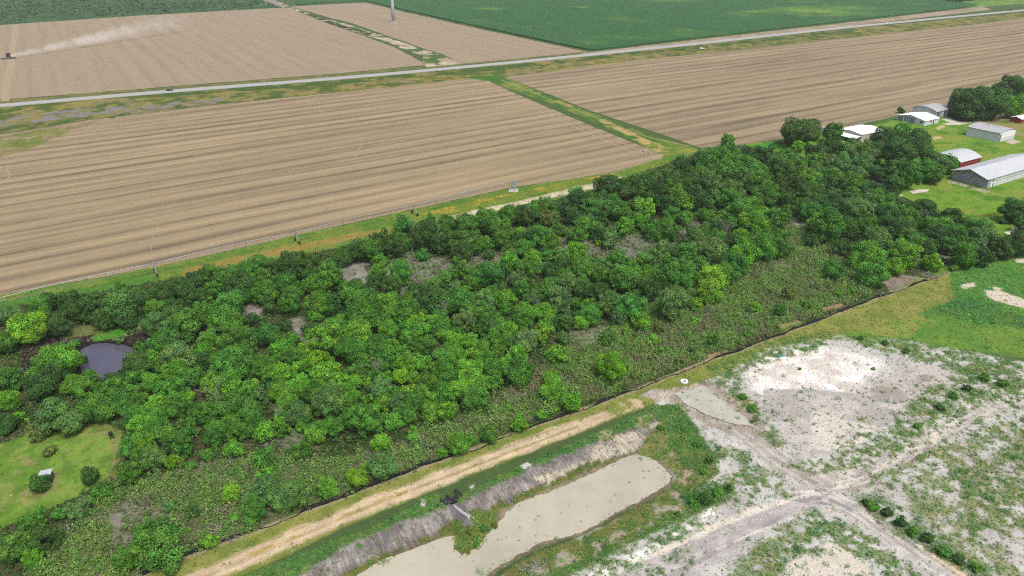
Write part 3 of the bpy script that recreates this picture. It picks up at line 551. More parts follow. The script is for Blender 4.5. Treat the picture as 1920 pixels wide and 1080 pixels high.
for i, (pg, lb) in enumerate((([(1705, 358), (1724, 355), (1742, 355), (1738, 360), (1712, 363)], 'larger pale gravel patch in the grass before the big grey building'), ([(1674, 368), (1690, 364), (1695, 366), (1678, 371)], 'smaller pale gravel patch beside the trees and grass'), ([(1882, 436), (1900, 428), (1925, 422), (1925, 432), (1890, 440)], 'pale track end below the round oak at the frame edge'))):
    sheet('path', pg, GRV, .03, 1, .4, 2.5, 35+i, lb, 'gravel')
# standing crop: a slab of plants with real height
cm, nt, b = newmat('standing_crop'); p = pos(nt, rot=ROT)
rgb = N(nt, 'ShaderNodeRGB'); rgb.outputs[0].default_value = (*S(46, 98, 46), 1)
yl = N(nt, 'ShaderNodeRGB'); yl.outputs[0].default_value = (*S(112, 150, 52), 1)
nn = N(nt, 'ShaderNodeTexNoise', Scale=.009, Detail=4, Roughness=.55); nt.links.new(p, nn.inputs['Vector'])
rmp = N(nt, 'ShaderNodeMapRange'); rmp.inputs['From Min'].default_value = .585; rmp.inputs['From Max'].default_value = .7; rmp.inputs['To Max'].default_value = .55; nt.links.new(nn.outputs['Fac'], rmp.inputs['Value'])
last = rmp.outputs[0]; rmp.inputs['To Max'].default_value = .3
gg = N(nt, 'ShaderNodeNewGeometry'); wob_ = N(nt, 'ShaderNodeTexNoise', Scale=.03, Detail=4); nt.links.new(gg.outputs['Position'], wob_.inputs['Vector'])
for px_, py_, rad_, amt_ in ((1530, 20, 95, .85), (1412, 22, 20, 1), (1590, 14, 60, .5), (920, 16, 30, .55), (1090, 13, 18, .6), (1260, 0, 60, .4)):
    ds = N(nt, 'ShaderNodeVectorMath', _operation='DISTANCE'); nt.links.new(gg.outputs['Position'], ds.inputs[0]); ds.inputs[1].default_value = G(px_, py_, 1.5)
    ad = N(nt, 'ShaderNodeMath', _operation='MULTIPLY_ADD'); nt.links.new(wob_.outputs['Fac'], ad.inputs[0]); ad.inputs[1].default_value = rad_*1.6; nt.links.new(ds.outputs['Value'], ad.inputs[2])
    mm = N(nt, 'ShaderNodeMapRange'); mm.inputs['From Min'].default_value = rad_*.9; mm.inputs['From Max'].default_value = rad_*1.75; mm.inputs['To Min'].default_value = amt_; mm.inputs['To Max'].default_value = 0; nt.links.new(ad.outputs[0], mm.inputs['Value'])
    mxx = N(nt, 'ShaderNodeMath', _operation='MAXIMUM'); nt.links.new(last, mxx.inputs[0]); nt.links.new(mm.outputs[0], mxx.inputs[1]); last = mxx.outputs[0]
mx = N(nt, 'ShaderNodeMix', _data_type='RGBA'); nt.links.new(last, mx.inputs['Factor']); nt.links.new(rgb.outputs[0], mx.inputs['A']); nt.links.new(yl.outputs[0], mx.inputs['B'])
f1, r1 = noise_mul(nt, p, .9, .74, 1.22, 5, .7); f2, _ = noise_mul(nt, p, .03, .88, 1.12, 4)
nt.links.new(vmul(nt, vmul(nt, mx.outputs['Result'], f1), f2), b.inputs['Base Color'])
bp = N(nt, 'ShaderNodeBump', Strength=1, Distance=.6); nt.links.new(r1, bp.inputs['Height']); nt.links.new(bp.outputs[0], b.inputs['Normal'])
cp = edge([(540, -70), (556, 10), (620, 5), (686, 2), (760, 20), (880, 47), (1000, 73), (1100, 94), (1115, 95), (1300, 73), (1600, 39), (1790, 17), (1832, 10), (1715, -6), (1560, -70)], 8, .8, 20, 51)
me = bpy.data.meshes.new('crop_field'); n = len(cp); H = 1.5
me.from_pydata([(x, y, H) for x, y in cp]+[(x, y, -.05) for x, y in cp], [], [tuple(range(n))]+[(i, n+i, n+(i+1) % n, (i+1) % n) for i in range(n)])
bm = bmesh.new(); bm.from_mesh(me); bmesh.ops.triangulate(bm, faces=[f for f in bm.faces if len(f.verts) > 4]); bmesh.ops.recalc_face_normals(bm, faces=bm.faces[:]); bm.to_mesh(me); bm.free()
tag(link('crop_field', me, cm), 'dense dark green standing crop field beyond the highway', 'crop', kind='structure')
# ================================================================ low growth: nobody could count it
def leafmat(name, rough=.75, transl=.25, var=(.7, 1.3), use_obj=True, attr='Col'):
    m, nt, b = newmat(name)
    a = N(nt, 'ShaderNodeAttribute'); a.attribute_name = attr
    col = a.outputs['Color']
    if use_obj:
        oi = N(nt, 'ShaderNodeObjectInfo'); q = N(nt, 'ShaderNodeMix', _data_type='RGBA', _blend_type='MULTIPLY'); q.inputs['Factor'].default_value = 1
        nt.links.new(oi.outputs['Color'], q.inputs['A']); nt.links.new(col, q.inputs['B']); col = q.outputs['Result']
    b.inputs['Roughness'].default_value = rough; b.inputs['Specular IOR Level'].default_value = .18
    nt.links.new(col, b.inputs['Base Color'])
    tr = N(nt, 'ShaderNodeBsdfTranslucent'); nt.links.new(col, tr.inputs['Color'])
    mx = N(nt, 'ShaderNodeMixShader'); mx.inputs[0].default_value = transl
    out = nt.nodes['Material Output']
    nt.links.new(b.outputs[0], mx.inputs[1]); nt.links.new(tr.outputs[0], mx.inputs[2]); nt.links.new(mx.outputs[0], out.inputs['Surface'])
    return m
WEEDM = leafmat('weed_leaves', use_obj=False)
ar = np.zeros(SHP); ar[1:-1, 1:-1] = ((ys[2:]-ys[:-2])/2)[:, None]*(hw[1:-1, None]*((ts[2:]-ts[:-2])/2)[None, :]); ar = ar.ravel()
ok = (Y > 82) & (Y < 1200) & jit
def cards(pos, nrm, su, sv, rng, up=None):
    """one rhombic leaf face at each pos, facing nrm, half sizes su (along) and sv (across)"""
    n = len(pos); t = rng.normal(size=(n, 3)) if up is None else up+rng.normal(size=(n, 3))*.35
    a = np.cross(nrm, np.cross(t, nrm)); a /= np.linalg.norm(a, axis=1)[:, None]+1e-9
    b_ = np.cross(nrm, a)
    a = a*su[:, None]; b_ = b_*sv[:, None]
    v = np.stack([pos-a, pos-b_+a*.1, pos+a, pos+b_+a*.1], 1).reshape(-1, 3)
    return v, np.arange(4*n).reshape(n, 4)
def scatter(key, mult, rng):
    lam = np.where(ok, DENS[key]*ar*mult, 0); k = rng.poisson(lam); idx = np.repeat(np.arange(len(X)), k)
    dy = np.sqrt(ar[idx]); px = X[idx]+(rng.random(len(idx))-.5)*dy; py = Y[idx]+(rng.random(len(idx))-.5)*dy
    return np.stack([px, py, Z[idx]], -1)
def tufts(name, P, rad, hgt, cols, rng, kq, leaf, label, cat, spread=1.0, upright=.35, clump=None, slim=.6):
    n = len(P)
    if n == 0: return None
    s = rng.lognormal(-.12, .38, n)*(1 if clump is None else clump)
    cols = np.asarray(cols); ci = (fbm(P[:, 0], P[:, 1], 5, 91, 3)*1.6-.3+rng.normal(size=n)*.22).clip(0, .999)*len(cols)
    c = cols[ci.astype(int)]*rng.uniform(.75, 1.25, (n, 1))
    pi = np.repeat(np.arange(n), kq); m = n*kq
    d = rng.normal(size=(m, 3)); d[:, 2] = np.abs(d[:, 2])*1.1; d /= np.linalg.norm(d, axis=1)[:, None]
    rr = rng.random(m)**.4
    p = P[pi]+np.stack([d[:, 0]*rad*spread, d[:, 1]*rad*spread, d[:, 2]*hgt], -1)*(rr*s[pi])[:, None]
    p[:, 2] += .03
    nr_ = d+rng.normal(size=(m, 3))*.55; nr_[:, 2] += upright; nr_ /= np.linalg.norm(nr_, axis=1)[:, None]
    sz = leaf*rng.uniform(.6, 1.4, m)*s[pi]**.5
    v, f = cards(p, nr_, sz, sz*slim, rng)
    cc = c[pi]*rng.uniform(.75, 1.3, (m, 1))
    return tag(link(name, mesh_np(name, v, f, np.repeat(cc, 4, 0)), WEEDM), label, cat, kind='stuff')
rg = np.random.default_rng(5)
G1, G2, G3 = np.array([.075, .215, .055]), np.array([.115, .26, .055]), np.array([.19, .25, .07])
tufts('weeds', scatter('weed', 1.7, rg), .34, .36, [G1*.85, G1, G2, G2, G3], rg, 14, .085, 'low leafy green weeds sprouting over banks and bare soil', 'weeds')
bw = scatter('weed', .10, rg); tufts('weeds', bw, .75, .75, [G1*.8, G1, G2*.9, G2, G3*.9], rg, 44, .12, 'bigger clumps of leafy green weeds on the banks and bare soil', 'weeds', clump=rg.uniform(.5, 1.3, len(bw)))
tufts('grass', scatter('grass', 1.1, rg), .34, .16, [np.array([.15, .21, .045]), np.array([.20, .22, .06]), np.array([.12, .22, .04]), np.array([.28, .25, .11])], rg, 6, .15, 'short rough grass along the fence, ditch and lawns', 'grass', upright=1.6)
bp_ = scatter('brush', 2.1, rg); bp_ = bp_[fbm(bp_[:, 0], bp_[:, 1], 3.0, 61, 3) > .30]
big = .35+1.5*fbm(bp_[:, 0], bp_[:, 1], 4.5, 62, 3)
tufts('brush', bp_, .5, 1.3, [np.array([.18, .18, .105]), np.array([.12, .195, .055]), np.array([.11, .23, .046]), np.array([.125, .255, .05]), np.array([.165, .25, .066])], rg, 36, .125, 'tall olive brush between the wood and the black silt fence', 'brush', clump=big)
tufts('dead_grass', scatter('twig', 1.2, rg), .6, .65, [np.array([.20, .175, .145]), np.array([.24, .215, .195]), np.array([.15, .125, .095])], rg, 9, .3, 'grey dead twigs and dry stalks in the gaps of the wood', 'dry stalks', slim=.12)
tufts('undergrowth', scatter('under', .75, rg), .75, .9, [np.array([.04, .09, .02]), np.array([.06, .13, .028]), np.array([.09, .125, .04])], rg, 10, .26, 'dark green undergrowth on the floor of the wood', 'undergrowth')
tufts('wildflowers', scatter('flower', .8, rg), .5, .5, [np.array([.32, .29, .03]), np.array([.22, .24, .035])], rg, 8, .14, 'yellow flowering weeds along the sandy track', 'wildflowers')
def scatter_poly(pts, n, rng):
    P = GP(pts); out = np.empty((0, 2))
    while len(out) < n:
        q = rng.uniform(P.min(0), P.max(0), (n*3, 2)); q = q[sdf(P, q[:, 0], q[:, 1]) < 0]; out = np.concatenate([out, q])
    return out[:n]
rb_ = scatter_poly([(1180, 760), (1300, 705), (1420, 660), (1820, 670), (1925, 700), (1925, 1085), (1060, 1085), (1300, 930)], 3800, rg)
rb_ = np.c_[rb_, [ground_z(a, b2) for a, b2 in rb_]]
tufts('rubble', rb_, .12, .05, [S(150, 146, 142), S(226, 222, 214), S(176, 170, 162), S(120, 114, 108)], rg, 3, .11, 'loose pale stones and clods on the building site', 'rubble', upright=.8, slim=.8)
q = scatter_poly([(-160, -60), (555, -60), (505, 5), (515, 12), (250, 28), (0, 44), (-160, 62)], 11000, rg); q = q[(fbm(q[:, 0], q[:, 1], 30, 71, 4) > .40)]
tufts('scrub', np.c_[q, np.zeros(len(q))], 3.0, 2.4, [np.array([.035, .09, .03]), np.array([.09, .16, .055]), np.array([.045, .105, .04]), np.array([.055, .11, .045]), np.array([.045, .09, .03])], rg, 16, 1.1, 'far dark green scrub covering the pasture beyond the stubble', 'scrub')
q = scatter_poly([(1700, -45), (1840, -40), (1830, 2), (1800, 7), (1760, 4), (1722, -5)], 420, rg)
tufts('woodland', np.c_[q, np.zeros(len(q))], 6.5, 9, [np.array([.02, .05, .022]), np.array([.03, .065, .025])], rg, 60, 1.5, 'distant dark wood at the end of the green crop field', 'woodland')

# ================================================================ trees
LEAF = leafmat('tree_leaves', transl=.22)
BARK = plain('bark', S(112, 100, 88), .95, .25, 6)
DEADM = plain('bleached_wood', S(158, 153, 146, .55), .9, .2, 5)
def crown_mesh(name, seed, n, nl, kind):
    rng = np.random.default_rng(seed)
    ax = {'round': (.36, .36, .36), 'tall': (.30, .30, .42), 'flat': (.40, .40, .33), 'open': (.39, .37, .37), 'droop': (.36, .36, .36)}[kind]
    cz = {'round': .44, 'tall': .50, 'flat': .42, 'open': .47, 'droop': .46}[kind]
    L = []
    for i in range(nl):
        d = rng.normal(size=3); d /= np.linalg.norm(d); d[2] = d[2]*.95+.04
        k = rng.uniform(.55, 1.06) if kind != 'open' else rng.uniform(.6, 1.18)
        L.append((*(d*np.array(ax)*k), rng.uniform(.075, .165) if kind != 'open' else rng.uniform(.06, .14)))
    L.append((0, 0, 0, .27 if kind != 'open' else .18)); L.append((rng.uniform(-.1, .1), rng.uniform(-.1, .1), -.12, .25 if kind != 'open' else .15))
    L = np.array(L); w_ = L[:, 3]**2; w_ /= w_.sum()
    m = int(n*6); li = rng.choice(len(L), m, p=w_); d = rng.normal(size=(m, 3)); d /= np.linalg.norm(d, axis=1)[:, None]
    r = L[li, 3]*(1-.3*rng.random(m)**2+.35*rng.random(m)**4)
    p = L[li, :3]+d*r[:, None]*np.array([1, 1, .9])
    dist = np.linalg.norm(p[:, None, :]-L[None, :, :3], axis=2)/L[None, :, 3]; dist[np.arange(m), li] = 9
    keep = dist.min(1) > .82
    gap = fbm(p[:, 0]*9+seed, p[:, 1]*9+p[:, 2]*7, 1.0, seed, 3); keep &= gap > (.27 if kind != 'open' else .37)
    p, d, li = p[keep][:n], d[keep][:n], li[keep][:n]; m = len(p)
    nr_ = d+rng.normal(size=(m, 3))*.5; nr_[:, 2] += .25; nr_ /= np.linalg.norm(nr_, axis=1)[:, None]
    base = math.sqrt(3.0/n)*1.02; sz = base*rng.uniform(.6, 1.45, m)
    up = np.array([0, 0, 1.6]) if kind == 'droop' else None
    v, f = cards(p, nr_, sz*(1.5 if kind == 'droop' else 1), sz*(.45 if kind == 'droop' else .62), rng, up)
    lt = rng.uniform(.72, 1.3, len(L)); tint = (lt[li]*rng.uniform(.6, 1.4, m))[:, None]*np.array([1, 1, 1])
    hue = rng.normal(size=(m, 1))*.09+(rng.normal(size=(len(L), 1))*.07)[li]; tint = tint*np.concatenate([1+hue*1.6, 1+hue*.3, 1-hue], 1)
    v[:, 2] = v[:, 2]+cz
    me = mesh_np(name, v, f, np.repeat(tint.clip(.3, 2), 4, 0)); me.materials.append(LEAF); return me
def trunk_mesh(name, seed, kind):
    rng = random.Random(seed); mb = MB(); top = Vector((rng.uniform(-.04, .04), rng.uniform(-.04, .04), .34))
    mb.tube([(0, 0, -.03), (.005, 0, .12), top], [.034, .026, .02], 6)
    for k in range(5):
        a = k*1.257+rng.uniform(-.4, .4); r = rng.uniform(.16, .27); z = rng.uniform(.5, .72)
        mid = top+Vector((math.cos(a)*r*.45, math.sin(a)*r*.45, (z-.34)*.6))
        mb.tube([top-Vector((0, 0, .04)), mid, (math.cos(a)*r, math.sin(a)*r, z)], [.016, .011, .005], 5)
    me = mb.mesh(name, True); me.materials.append(BARK); return me
KINDS = ['round', 'round', 'round', 'open', 'round', 'open', 'flat', 'round', 'round', 'open']
BIG = [(crown_mesh('crown', 100+i, 9000, 34+i % 5*6, k), trunk_mesh('trunk', i, k)) for i, k in enumerate(KINDS)]
TALL = [(crown_mesh('crown', 200+i, 8000, 36, 'tall'), trunk_mesh('trunk', 40+i, 'tall')) for i in range(3)]
DROOP = [(crown_mesh('crown', 250+i, 8000, 32, 'droop'), trunk_mesh('trunk', 50+i, 'droop')) for i in range(2)]
OAK = [(crown_mesh('crown', 280+i, 16000, 64, 'flat' if i else 'round'), trunk_mesh('trunk', 60+i, 'round')) for i in range(2)]
SMALL = [(crown_mesh('crown', 300+i, 2600, 16, k), trunk_mesh('trunk', 70+i, k)) for i, k in enumerate(['round', 'open', 'round', 'flat', 'round'])]
PAL = {'d': (.029, .074, .017), 'm': (.042, .124, .018), 'b': (.064, .180, .018), 'y': (.080, .190, .014), 'g': (.056, .122, .034), 't': (.034, .122, .024), 'o': (.075, .105, .030)}
PAL = {k: tuple(np.array(v)*np.array([1.62, 1.56, 1.35])) for k, v in PAL.items()}
CW = {'d': 'dark green', 'm': 'mid-green', 'b': 'bright green', 'y': 'yellowish green', 'g': 'dusty grey-green', 't': 'bluish green', 'o': 'olive brown'}
LIST = """50 610 75 y,5 638 55 m,110 612 52 d,130 562 46 d,75 575 40 m,98 600 45 d,162 577 50 d,188 592 45 d,220 572 58 G,195 600 40 d,262 565 42 d,236 597 45 d,292 575 44 m,325 572 46 d,355 555 50 d,385 565 36 m,430 567 60 m,452 552 45 m,288 605 46 g,345 603 54 m,320 590 40 g,380 592 36 m,415 602 56 m,440 598 40 m,472 597 34 d
117 668 82 b,350 625 40 m,88 690 66 m,80 714 62 d,105 705 50 d,18 708 55 m,14 590 42 g,305 640 60 m,283 668 28 b,250 682 58 d,337 667 58 g,310 680 40 m,390 632 44 m,437 630 60 m,467 645 42 m,425 676 72 m,450 670 45 m,375 677 34 d,205 702 28 d,140 715 48 b,160 728 55 m,225 725 56 m,283 712 48 b,325 697 52 b,362 702 46 m,325 728 55 m,395 717 44 b,430 712 42 m,175 760 58 m,225 752 58 m,255 750 46 m,205 735 45 b,295 752 38 b,95 772 84 W,130 782 60 W,15 750 44 y,10 790 52 d,35 782 32 y,290 780 55 b,295 802 46 m,357 768 40 m,385 765 38 b,437 757 48 m,470 724 40 b,468 772 48 m,430 792 44 m,330 762 40 m,400 745 34 g,345 745 42 b,260 778 46 m
502 574 34 T,545 565 48 m,590 573 60 m,617 562 40 m,532 607 27 d,502 622 44 t,580 613 38 d,484 600 26 d,615 632 58 b,632 582 34 d,635 602 42 m,680 596 70 m,692 572 56 m,725 570 46 b,768 572 42 m,662 553 54 m,752 597 42 m,800 556 58 d,855 560 60 m,900 562 40 g,675 617 55 b,710 640 44 m,775 612 56 b,655 650 56 m,678 640 38 y,767 645 42 m,800 645 44 m,855 637 42 b,837 662 48 m,900 655 48 b,910 605 46 m,875 597 50 g,595 677 56 y,500 687 52 m,522 657 42 b,550 667 56 m,535 702 54 b,562 714 46 b,525 732 44 b,505 715 36 t,635 712 42 b,685 675 46 m,670 697 42 m,737 665 50 m,767 680 48 b,755 702 42 y,712 725 48 g,830 690 50 m,805 712 46 m,870 690 48 b,885 707 50 b,925 695 42 m,915 672 40 m,650 734 46 b,615 750 72 g,490 742 42 g,560 772 54 g,655 760 46 m,685 782 64 m,722 757 42 b,750 752 42 g,780 752 48 m,862 728 46 b,896 722 44 b,884 746 46 b,830 735 48 m,840 768 42 b,805 772 40 b,762 777 42 m,622 800 46 m,590 803 42 m,775 805 20 b,590 735 42 m,710 690 40 m,725 620 46 b,820 612 42 m,795 678 40 b,860 665 42 b
1052 562 56 G,1087 602 38 b,1107 587 52 m,1182 572 58 t,1142 567 42 g,1160 594 32 g,1205 602 34 b,1262 567 66 g,1230 577 22 y,1305 567 24 y,1330 545 48 y,1137 632 30 m,1175 618 18 b,1045 662 42 b,1145 684 54 y,1034 706 34 b,1032 728 42 b,1070 752 40 b,1020 582 38 b,985 590 46 m,1022 612 38 b,985 635 50 g,1055 632 32 g,975 690 56 m,970 662 40 b,1017 774 30 b,972 792 30 b,940 640 42 m,945 620 44 b,1000 560 36 g,1060 600 36 d
697 467 44 m,732 457 54 d,797 437 58 d,757 418 34 t,805 412 30 t,835 416 36 m,830 446 46 d,640 482 34 d,577 497 70 d,545 490 45 d,480 498 60 m,520 503 46 d,455 510 46 m,466 524 40 m,495 518 36 m,452 533 54 d,400 541 42 m,432 541 40 m,490 546 46 m,540 532 48 m,600 530 56 m,630 528 32 d,582 515 40 d,662 547 50 m,710 505 36 b,750 507 52 m,705 527 28 d,732 536 40 d,770 510 14 y,790 476 24 t,370 522 54 d,422 521 44 m,395 512 40 m,340 540 44 d,310 548 44 d,410 580 34 m
872 421 56 m,915 411 52 m,950 402 46 m,980 400 46 d,1005 388 42 m,1020 386 48 m,1032 406 40 o,1060 383 48 d,1080 358 26 t,1090 378 46 d,1112 388 44 m,1075 403 36 d,1130 373 40 d,1150 376 28 m,1132 396 44 d,1160 391 42 m,1170 422 42 b,1140 347 52 d,1162 356 54 d,1205 346 58 d,1225 361 56 d,1212 386 40 b,1205 412 32 b,1265 361 46 m,1250 383 44 d,1285 381 42 b,1260 401 40 m,1285 406 38 m,1255 428 42 m,1227 433 40 m,1310 340 56 d,1310 373 46 d,1100 423 44 m,1047 428 32 m,1080 441 36 m,1015 441 44 t,1032 453 46 m,975 436 26 y,940 426 48 m,940 448 44 m,887 458 40 m,862 470 52 d,850 450 46 d,882 431 32 m,912 453 15 t
1085 468 56 y,1122 453 18 y,1000 478 36 b,917 476 26 g,862 503 38 m,915 511 56 t,952 490 44 b,995 503 44 m,1030 481 32 m,1050 481 36 g,880 528 36 m,970 520 42 g,1035 508 42 d,1087 501 52 m,1125 513 42 m,1172 518 56 m,1160 488 44 m,1205 513 48 m,1250 508 56 m,1287 511 52 m,1302 466 44 g,1230 476 40 g,1062 528 44 G,1097 536 36 d,1120 543 40 d,1015 546 36 m,1222 543 42 d,1270 553 44 g,1145 558 36 d,865 550 48 b,902 560 40 b,950 560 42 b,980 540 38 m,922 546 40 m,982 580 40 b,1020 582 36 b,830 520 34 m,780 545 40 d
1335 296 56 m,1372 296 50 m,1430 291 52 d,1390 306 56 m,1310 303 46 d,1277 323 46 d,1255 338 46 d,1320 328 52 m,1360 316 56 m,1375 333 22 m,1337 348 52 g,1290 351 44 d,1402 338 44 g,1425 343 48 m,1440 363 56 m,1375 356 44 g,1412 318 48 m,1462 308 56 d,1445 331 28 m,1465 343 44 d,1475 326 42 d,1517 331 40 b,1497 346 40 d,1512 358 48 d,1475 366 44 d,1557 328 36 m,1550 303 44 o,1580 308 52 g,1615 308 56 g,1600 343 42 m,1565 341 44 d,1652 326 34 d,1685 321 48 g,1702 324 46 m,1270 373 44 m,1327 378 28 m,1365 368 44 m,1390 391 56 m,1430 368 42 m,1415 386 44 m,1322 401 36 m,1410 416 54 b,1432 403 40 b,1427 418 44 b,1457 406 40 m,1480 393 24 m,1502 388 32 d,1520 396 44 t,1537 416 44 y,1555 421 62 m,1562 381 48 d,1597 391 44 g,1625 393 48 g,1675 398 46 m,1590 426 42 d,1622 423 40 m,1675 423 48 d,1645 448 54 g,1582 461 44 d,1525 448 30 d,1627 473 58 b,1637 506 60 m,1562 503 40 t,1697 474 56 b,1680 496 40 y,1705 446 44 m,1340 461 48 g,1385 438 38 b,1395 471 62 b,1427 463 52 m,1455 443 48 m,1457 463 40 m,1375 496 50 t,1335 520 56 y,1265 508 48 m,1362 512 44 m,1292 470 44 m,1305 443 34 g,1345 440 34 m
1732 392 46 d,1787 403 38 d,1762 406 18 d,1908 393 54 d,1880 411 16 d,1917 420 28 d,1655 381 46 m,1700 403 40 m,1665 411 46 d,1747 423 42 m,1757 438 48 d,1772 421 40 m,1810 421 42 d,1797 438 42 m,1806 444 20 y,1712 448 44 m,1810 475 54 m,1838 477 42 d,1850 438 56 W,1830 428 40 m,1895 456 48 d,1877 462 40 d,1913 452 44 d,1750 491 36 y,1790 500 18 m,1735 462 40 d,1780 458 40 m,1650 425 38 d
67 810 44 o,90 842 28 o,73 904 36 d,170 887 38 d,190 917 42 m,170 934 28 b,60 973 50 m,113 957 38 m,147 954 42 g,27 1022 64 m,80 1010 50 d,63 1047 48 b,243 880 58 m,247 833 42 m,275 837 46 y,287 857 46 g,323 865 32 y,357 870 28 m,387 850 38 m,437 838 42 b,497 854 42 m,500 885 28 b,437 921 46 y,480 952 58 m,520 928 66 g,555 922 56 g,495 915 52 g,613 914 42 b,360 958 28 d,293 1022 80 m,240 1040 56 m,280 998 58 m,567 843 44 m,255 815 44 b,267 787 46 b,350 800 46 m,383 772 42 m,433 800 42 m,473 797 42 m,523 800 44 m,563 778 44 m,590 815 42 b,337 827 52 m,300 810 50 m,400 815 40 m,657 778 48 m,887 742 48 m,713 828 36 y,773 818 26 b,857 831 46 b,827 844 30 b,717 868 54 g,670 893 46 y,973 787 30 b,917 812 40 m,757 777 46 m,320 1058 44 m,395 1010 34 b,690 872 30 b
1500 243 0 A,1560 246 40 m,1365 262 32 m,1660 262 60 d,1690 266 58 d,1645 272 42 d,1718 262 52 d,1776 308 36 m,1760 312 36 d,1680 285 60 d,1640 285 54 g,1720 290 54 d,1600 280 50 g,1560 275 52 d,1530 283 44 d,1745 300 50 g,1770 302 44 m,1500 272 26 y,1730 315 44 m,1755 322 42 m,1535 300 42 m,1690 245 40 m,1480 290 40 m
880 987 15 o,166 702 30 m,150 668 26 d,262 650 32 m,240 700 34 d,222 632 24 g,140 640 22 m,907 975 17 m,877 1017 14 o,928 968 13 o,893 1002 14 m,1640 945 26 m,1664 957 24 d,1690 975 28 d,1714 993 26 m,1741 1007 24 d,1770 1030 30 m,1800 1046 26 d,1832 1062 24 m,1625 938 18 d,1300 940 22 m,1322 930 26 d,1348 920 24 m,1366 912 16 d,1270 962 16 m,1240 800 14 m,1308 830 18 m,1330 860 18 d,1285 800 16 m,1320 880 16 m,1410 765 20 m,1395 742 18 m,1500 690 9 m,1638 690 10 b,1790 740 20 m,1815 725 22 d,1850 705 20 m,1765 762 18 d,1880 715 24 m,1720 795 16 m,1700 655 14 d,1660 640 14 m,1615 633 12 m
1800 187 48 d,1830 190 54 d,1858 196 50 d,1845 178 44 g,1815 203 46 d,1875 182 48 d,1890 162 46 d,1915 166 44 d,1905 195 42 b,1687 205 12 d,1693 207 10 d"""
def tree(x, y, wpx, c, rng, extra=1.0):
    tall = c in 'GT'; droop = c == 'W'; oak = c == 'A'
    col = {'G': 'g', 'T': 'd', 'W': 'g', 'A': 'd'}.get(c, c)
    if oak: wpx = 84
    W = wpx*MPP(x, y, 3)*(1.0 if oak else 1.09)*extra*rng.uniform(.9, 1.18)
    small = W < 4.3
    lib = OAK if oak else TALL if tall else DROOP if droop else SMALL if small else BIG
    cm_, tm = lib[rng.randrange(len(lib))]
    H = W*(.78 if oak else 1.05 if tall else .84 if small else rng.uniform(.84, 1.02))
    if not small: H = max(H, 4.4)
    p = G(x, y, .5*H)
    z = ground_z(p[0], p[1])
    r = empty('bush' if small else 'tree', (p[0], p[1], z-.05-(.1*H if small else 0)), rng.uniform(0, 6.28)); r.scale = (W, W*rng.uniform(.78, 1.12), H)
    r.rotation_euler[0] = rng.uniform(-.12, .12); r.rotation_euler[1] = rng.uniform(-.12, .12)
    k = link('crown', cm_, None, r); t = link('trunk', tm, None, r)
    base = np.array(PAL[col])*rng.uniform(.85, 1.18)*np.array([rng.uniform(.88, 1.14), 1, rng.uniform(.85, 1.15)])
    k.color = (*base, 1)
    r['_c'] = col; return (x, y, W, r, small, p)
rt = random.Random(3); TREES = []
for row in LIST.split('\n'):
    for it in row.split(','):
        a_ = it.split(); TREES.append(tree(float(a_[0]), float(a_[1]), float(a_[2]), a_[3], rt))
# fill the closed canopy between the surveyed crowns
FILL = [([(60, 560), (200, 545), (420, 505), (600, 480), (720, 440), (860, 415), (1000, 390), (1120, 360), (1300, 296), (1420, 280), (1450, 360), (1440, 440), (1340, 500), (1250, 560), (1000, 545), (870, 590), (700, 560), (600, 540), (420, 600), (240, 600), (100, 590)], 'ddmmg', 34),
        ([(420, 640), (620, 620), (820, 560), (1000, 560), (1200, 540), (1000, 640), (960, 710), (860, 770), (700, 800), (520, 810), (300, 820), (250, 780), (200, 740), (280, 690)], 'bbmmbmy', 36),
        ([(1440, 300), (1560, 310), (1740, 330), (1660, 350), (1700, 400), (1800, 430), (1850, 470), (1700, 460), (1600, 430), (1490, 380)], 'ddmg', 34)]
GAPS = [[(620, 500), (650, 485), (690, 485), (695, 520), (690, 545), (640, 540)], [(700, 520), (780, 470), (850, 490), (850, 530), (760, 560), (700, 560)], [(535, 600), (590, 580), (620, 585), (612, 610), (590, 660), (570, 660), (550, 620)], [(450, 590), (470, 560), (500, 570), (490, 605)], [(965, 430), (1110, 430), (1130, 480), (1060, 500)], [(840, 510), (880, 470), (950, 470), (930, 520)], [(1470, 440), (1480, 395), (1520, 400), (1530, 450)], [(1580, 345), (1660, 330), (1690, 350), (1640, 362)], [(60, 640), (280, 605), (290, 640), (230, 700), (60, 700)], [(1120, 490), (1180, 440), (1240, 440), (1240, 490)]]
gp = [GP(g) for g in GAPS]
def free(px, py, wm):
    p = G(px, py, 3)
    for t in TREES:
        if (t[5][0]-p[0])**2+(t[5][1]-p[1])**2 < (.33*(t[2]+wm))**2: return False
    return all(sdf(g, np.array([p[0]]), np.array([p[1]]))[0] > .5 for g in gp)
for pg, cols, wpx in FILL:
    xs = [a for a, _ in pg]; yy = [b_ for _, b_ in pg]; PP = np.array(pg, float); added = 0
    for _ in range(2600):
        a_, b_ = rt.uniform(min(xs), max(xs)), rt.uniform(min(yy), max(yy))
        if sdf(PP, np.array([a_]), np.array([b_]))[0] > 0: continue
        wp = wpx*rt.uniform(.75, 1.15)
        if free(a_, b_, wp*MPP(a_, b_)): TREES.append(tree(a_, b_, wp, rt.choice(cols), rt)); added += 1
BRUSHZ = [[(1190, 590), (1420, 505), (1480, 495), (1640, 552), (1450, 625), (1210, 708), (1000, 782), (870, 838), (900, 790), (1010, 700), (1080, 645)], [(150, 1070), (210, 985), (335, 935), (420, 880), (640, 872), (860, 800), (990, 720), (1000, 775), (850, 840), (640, 925), (480, 985), (260, 1070)]]
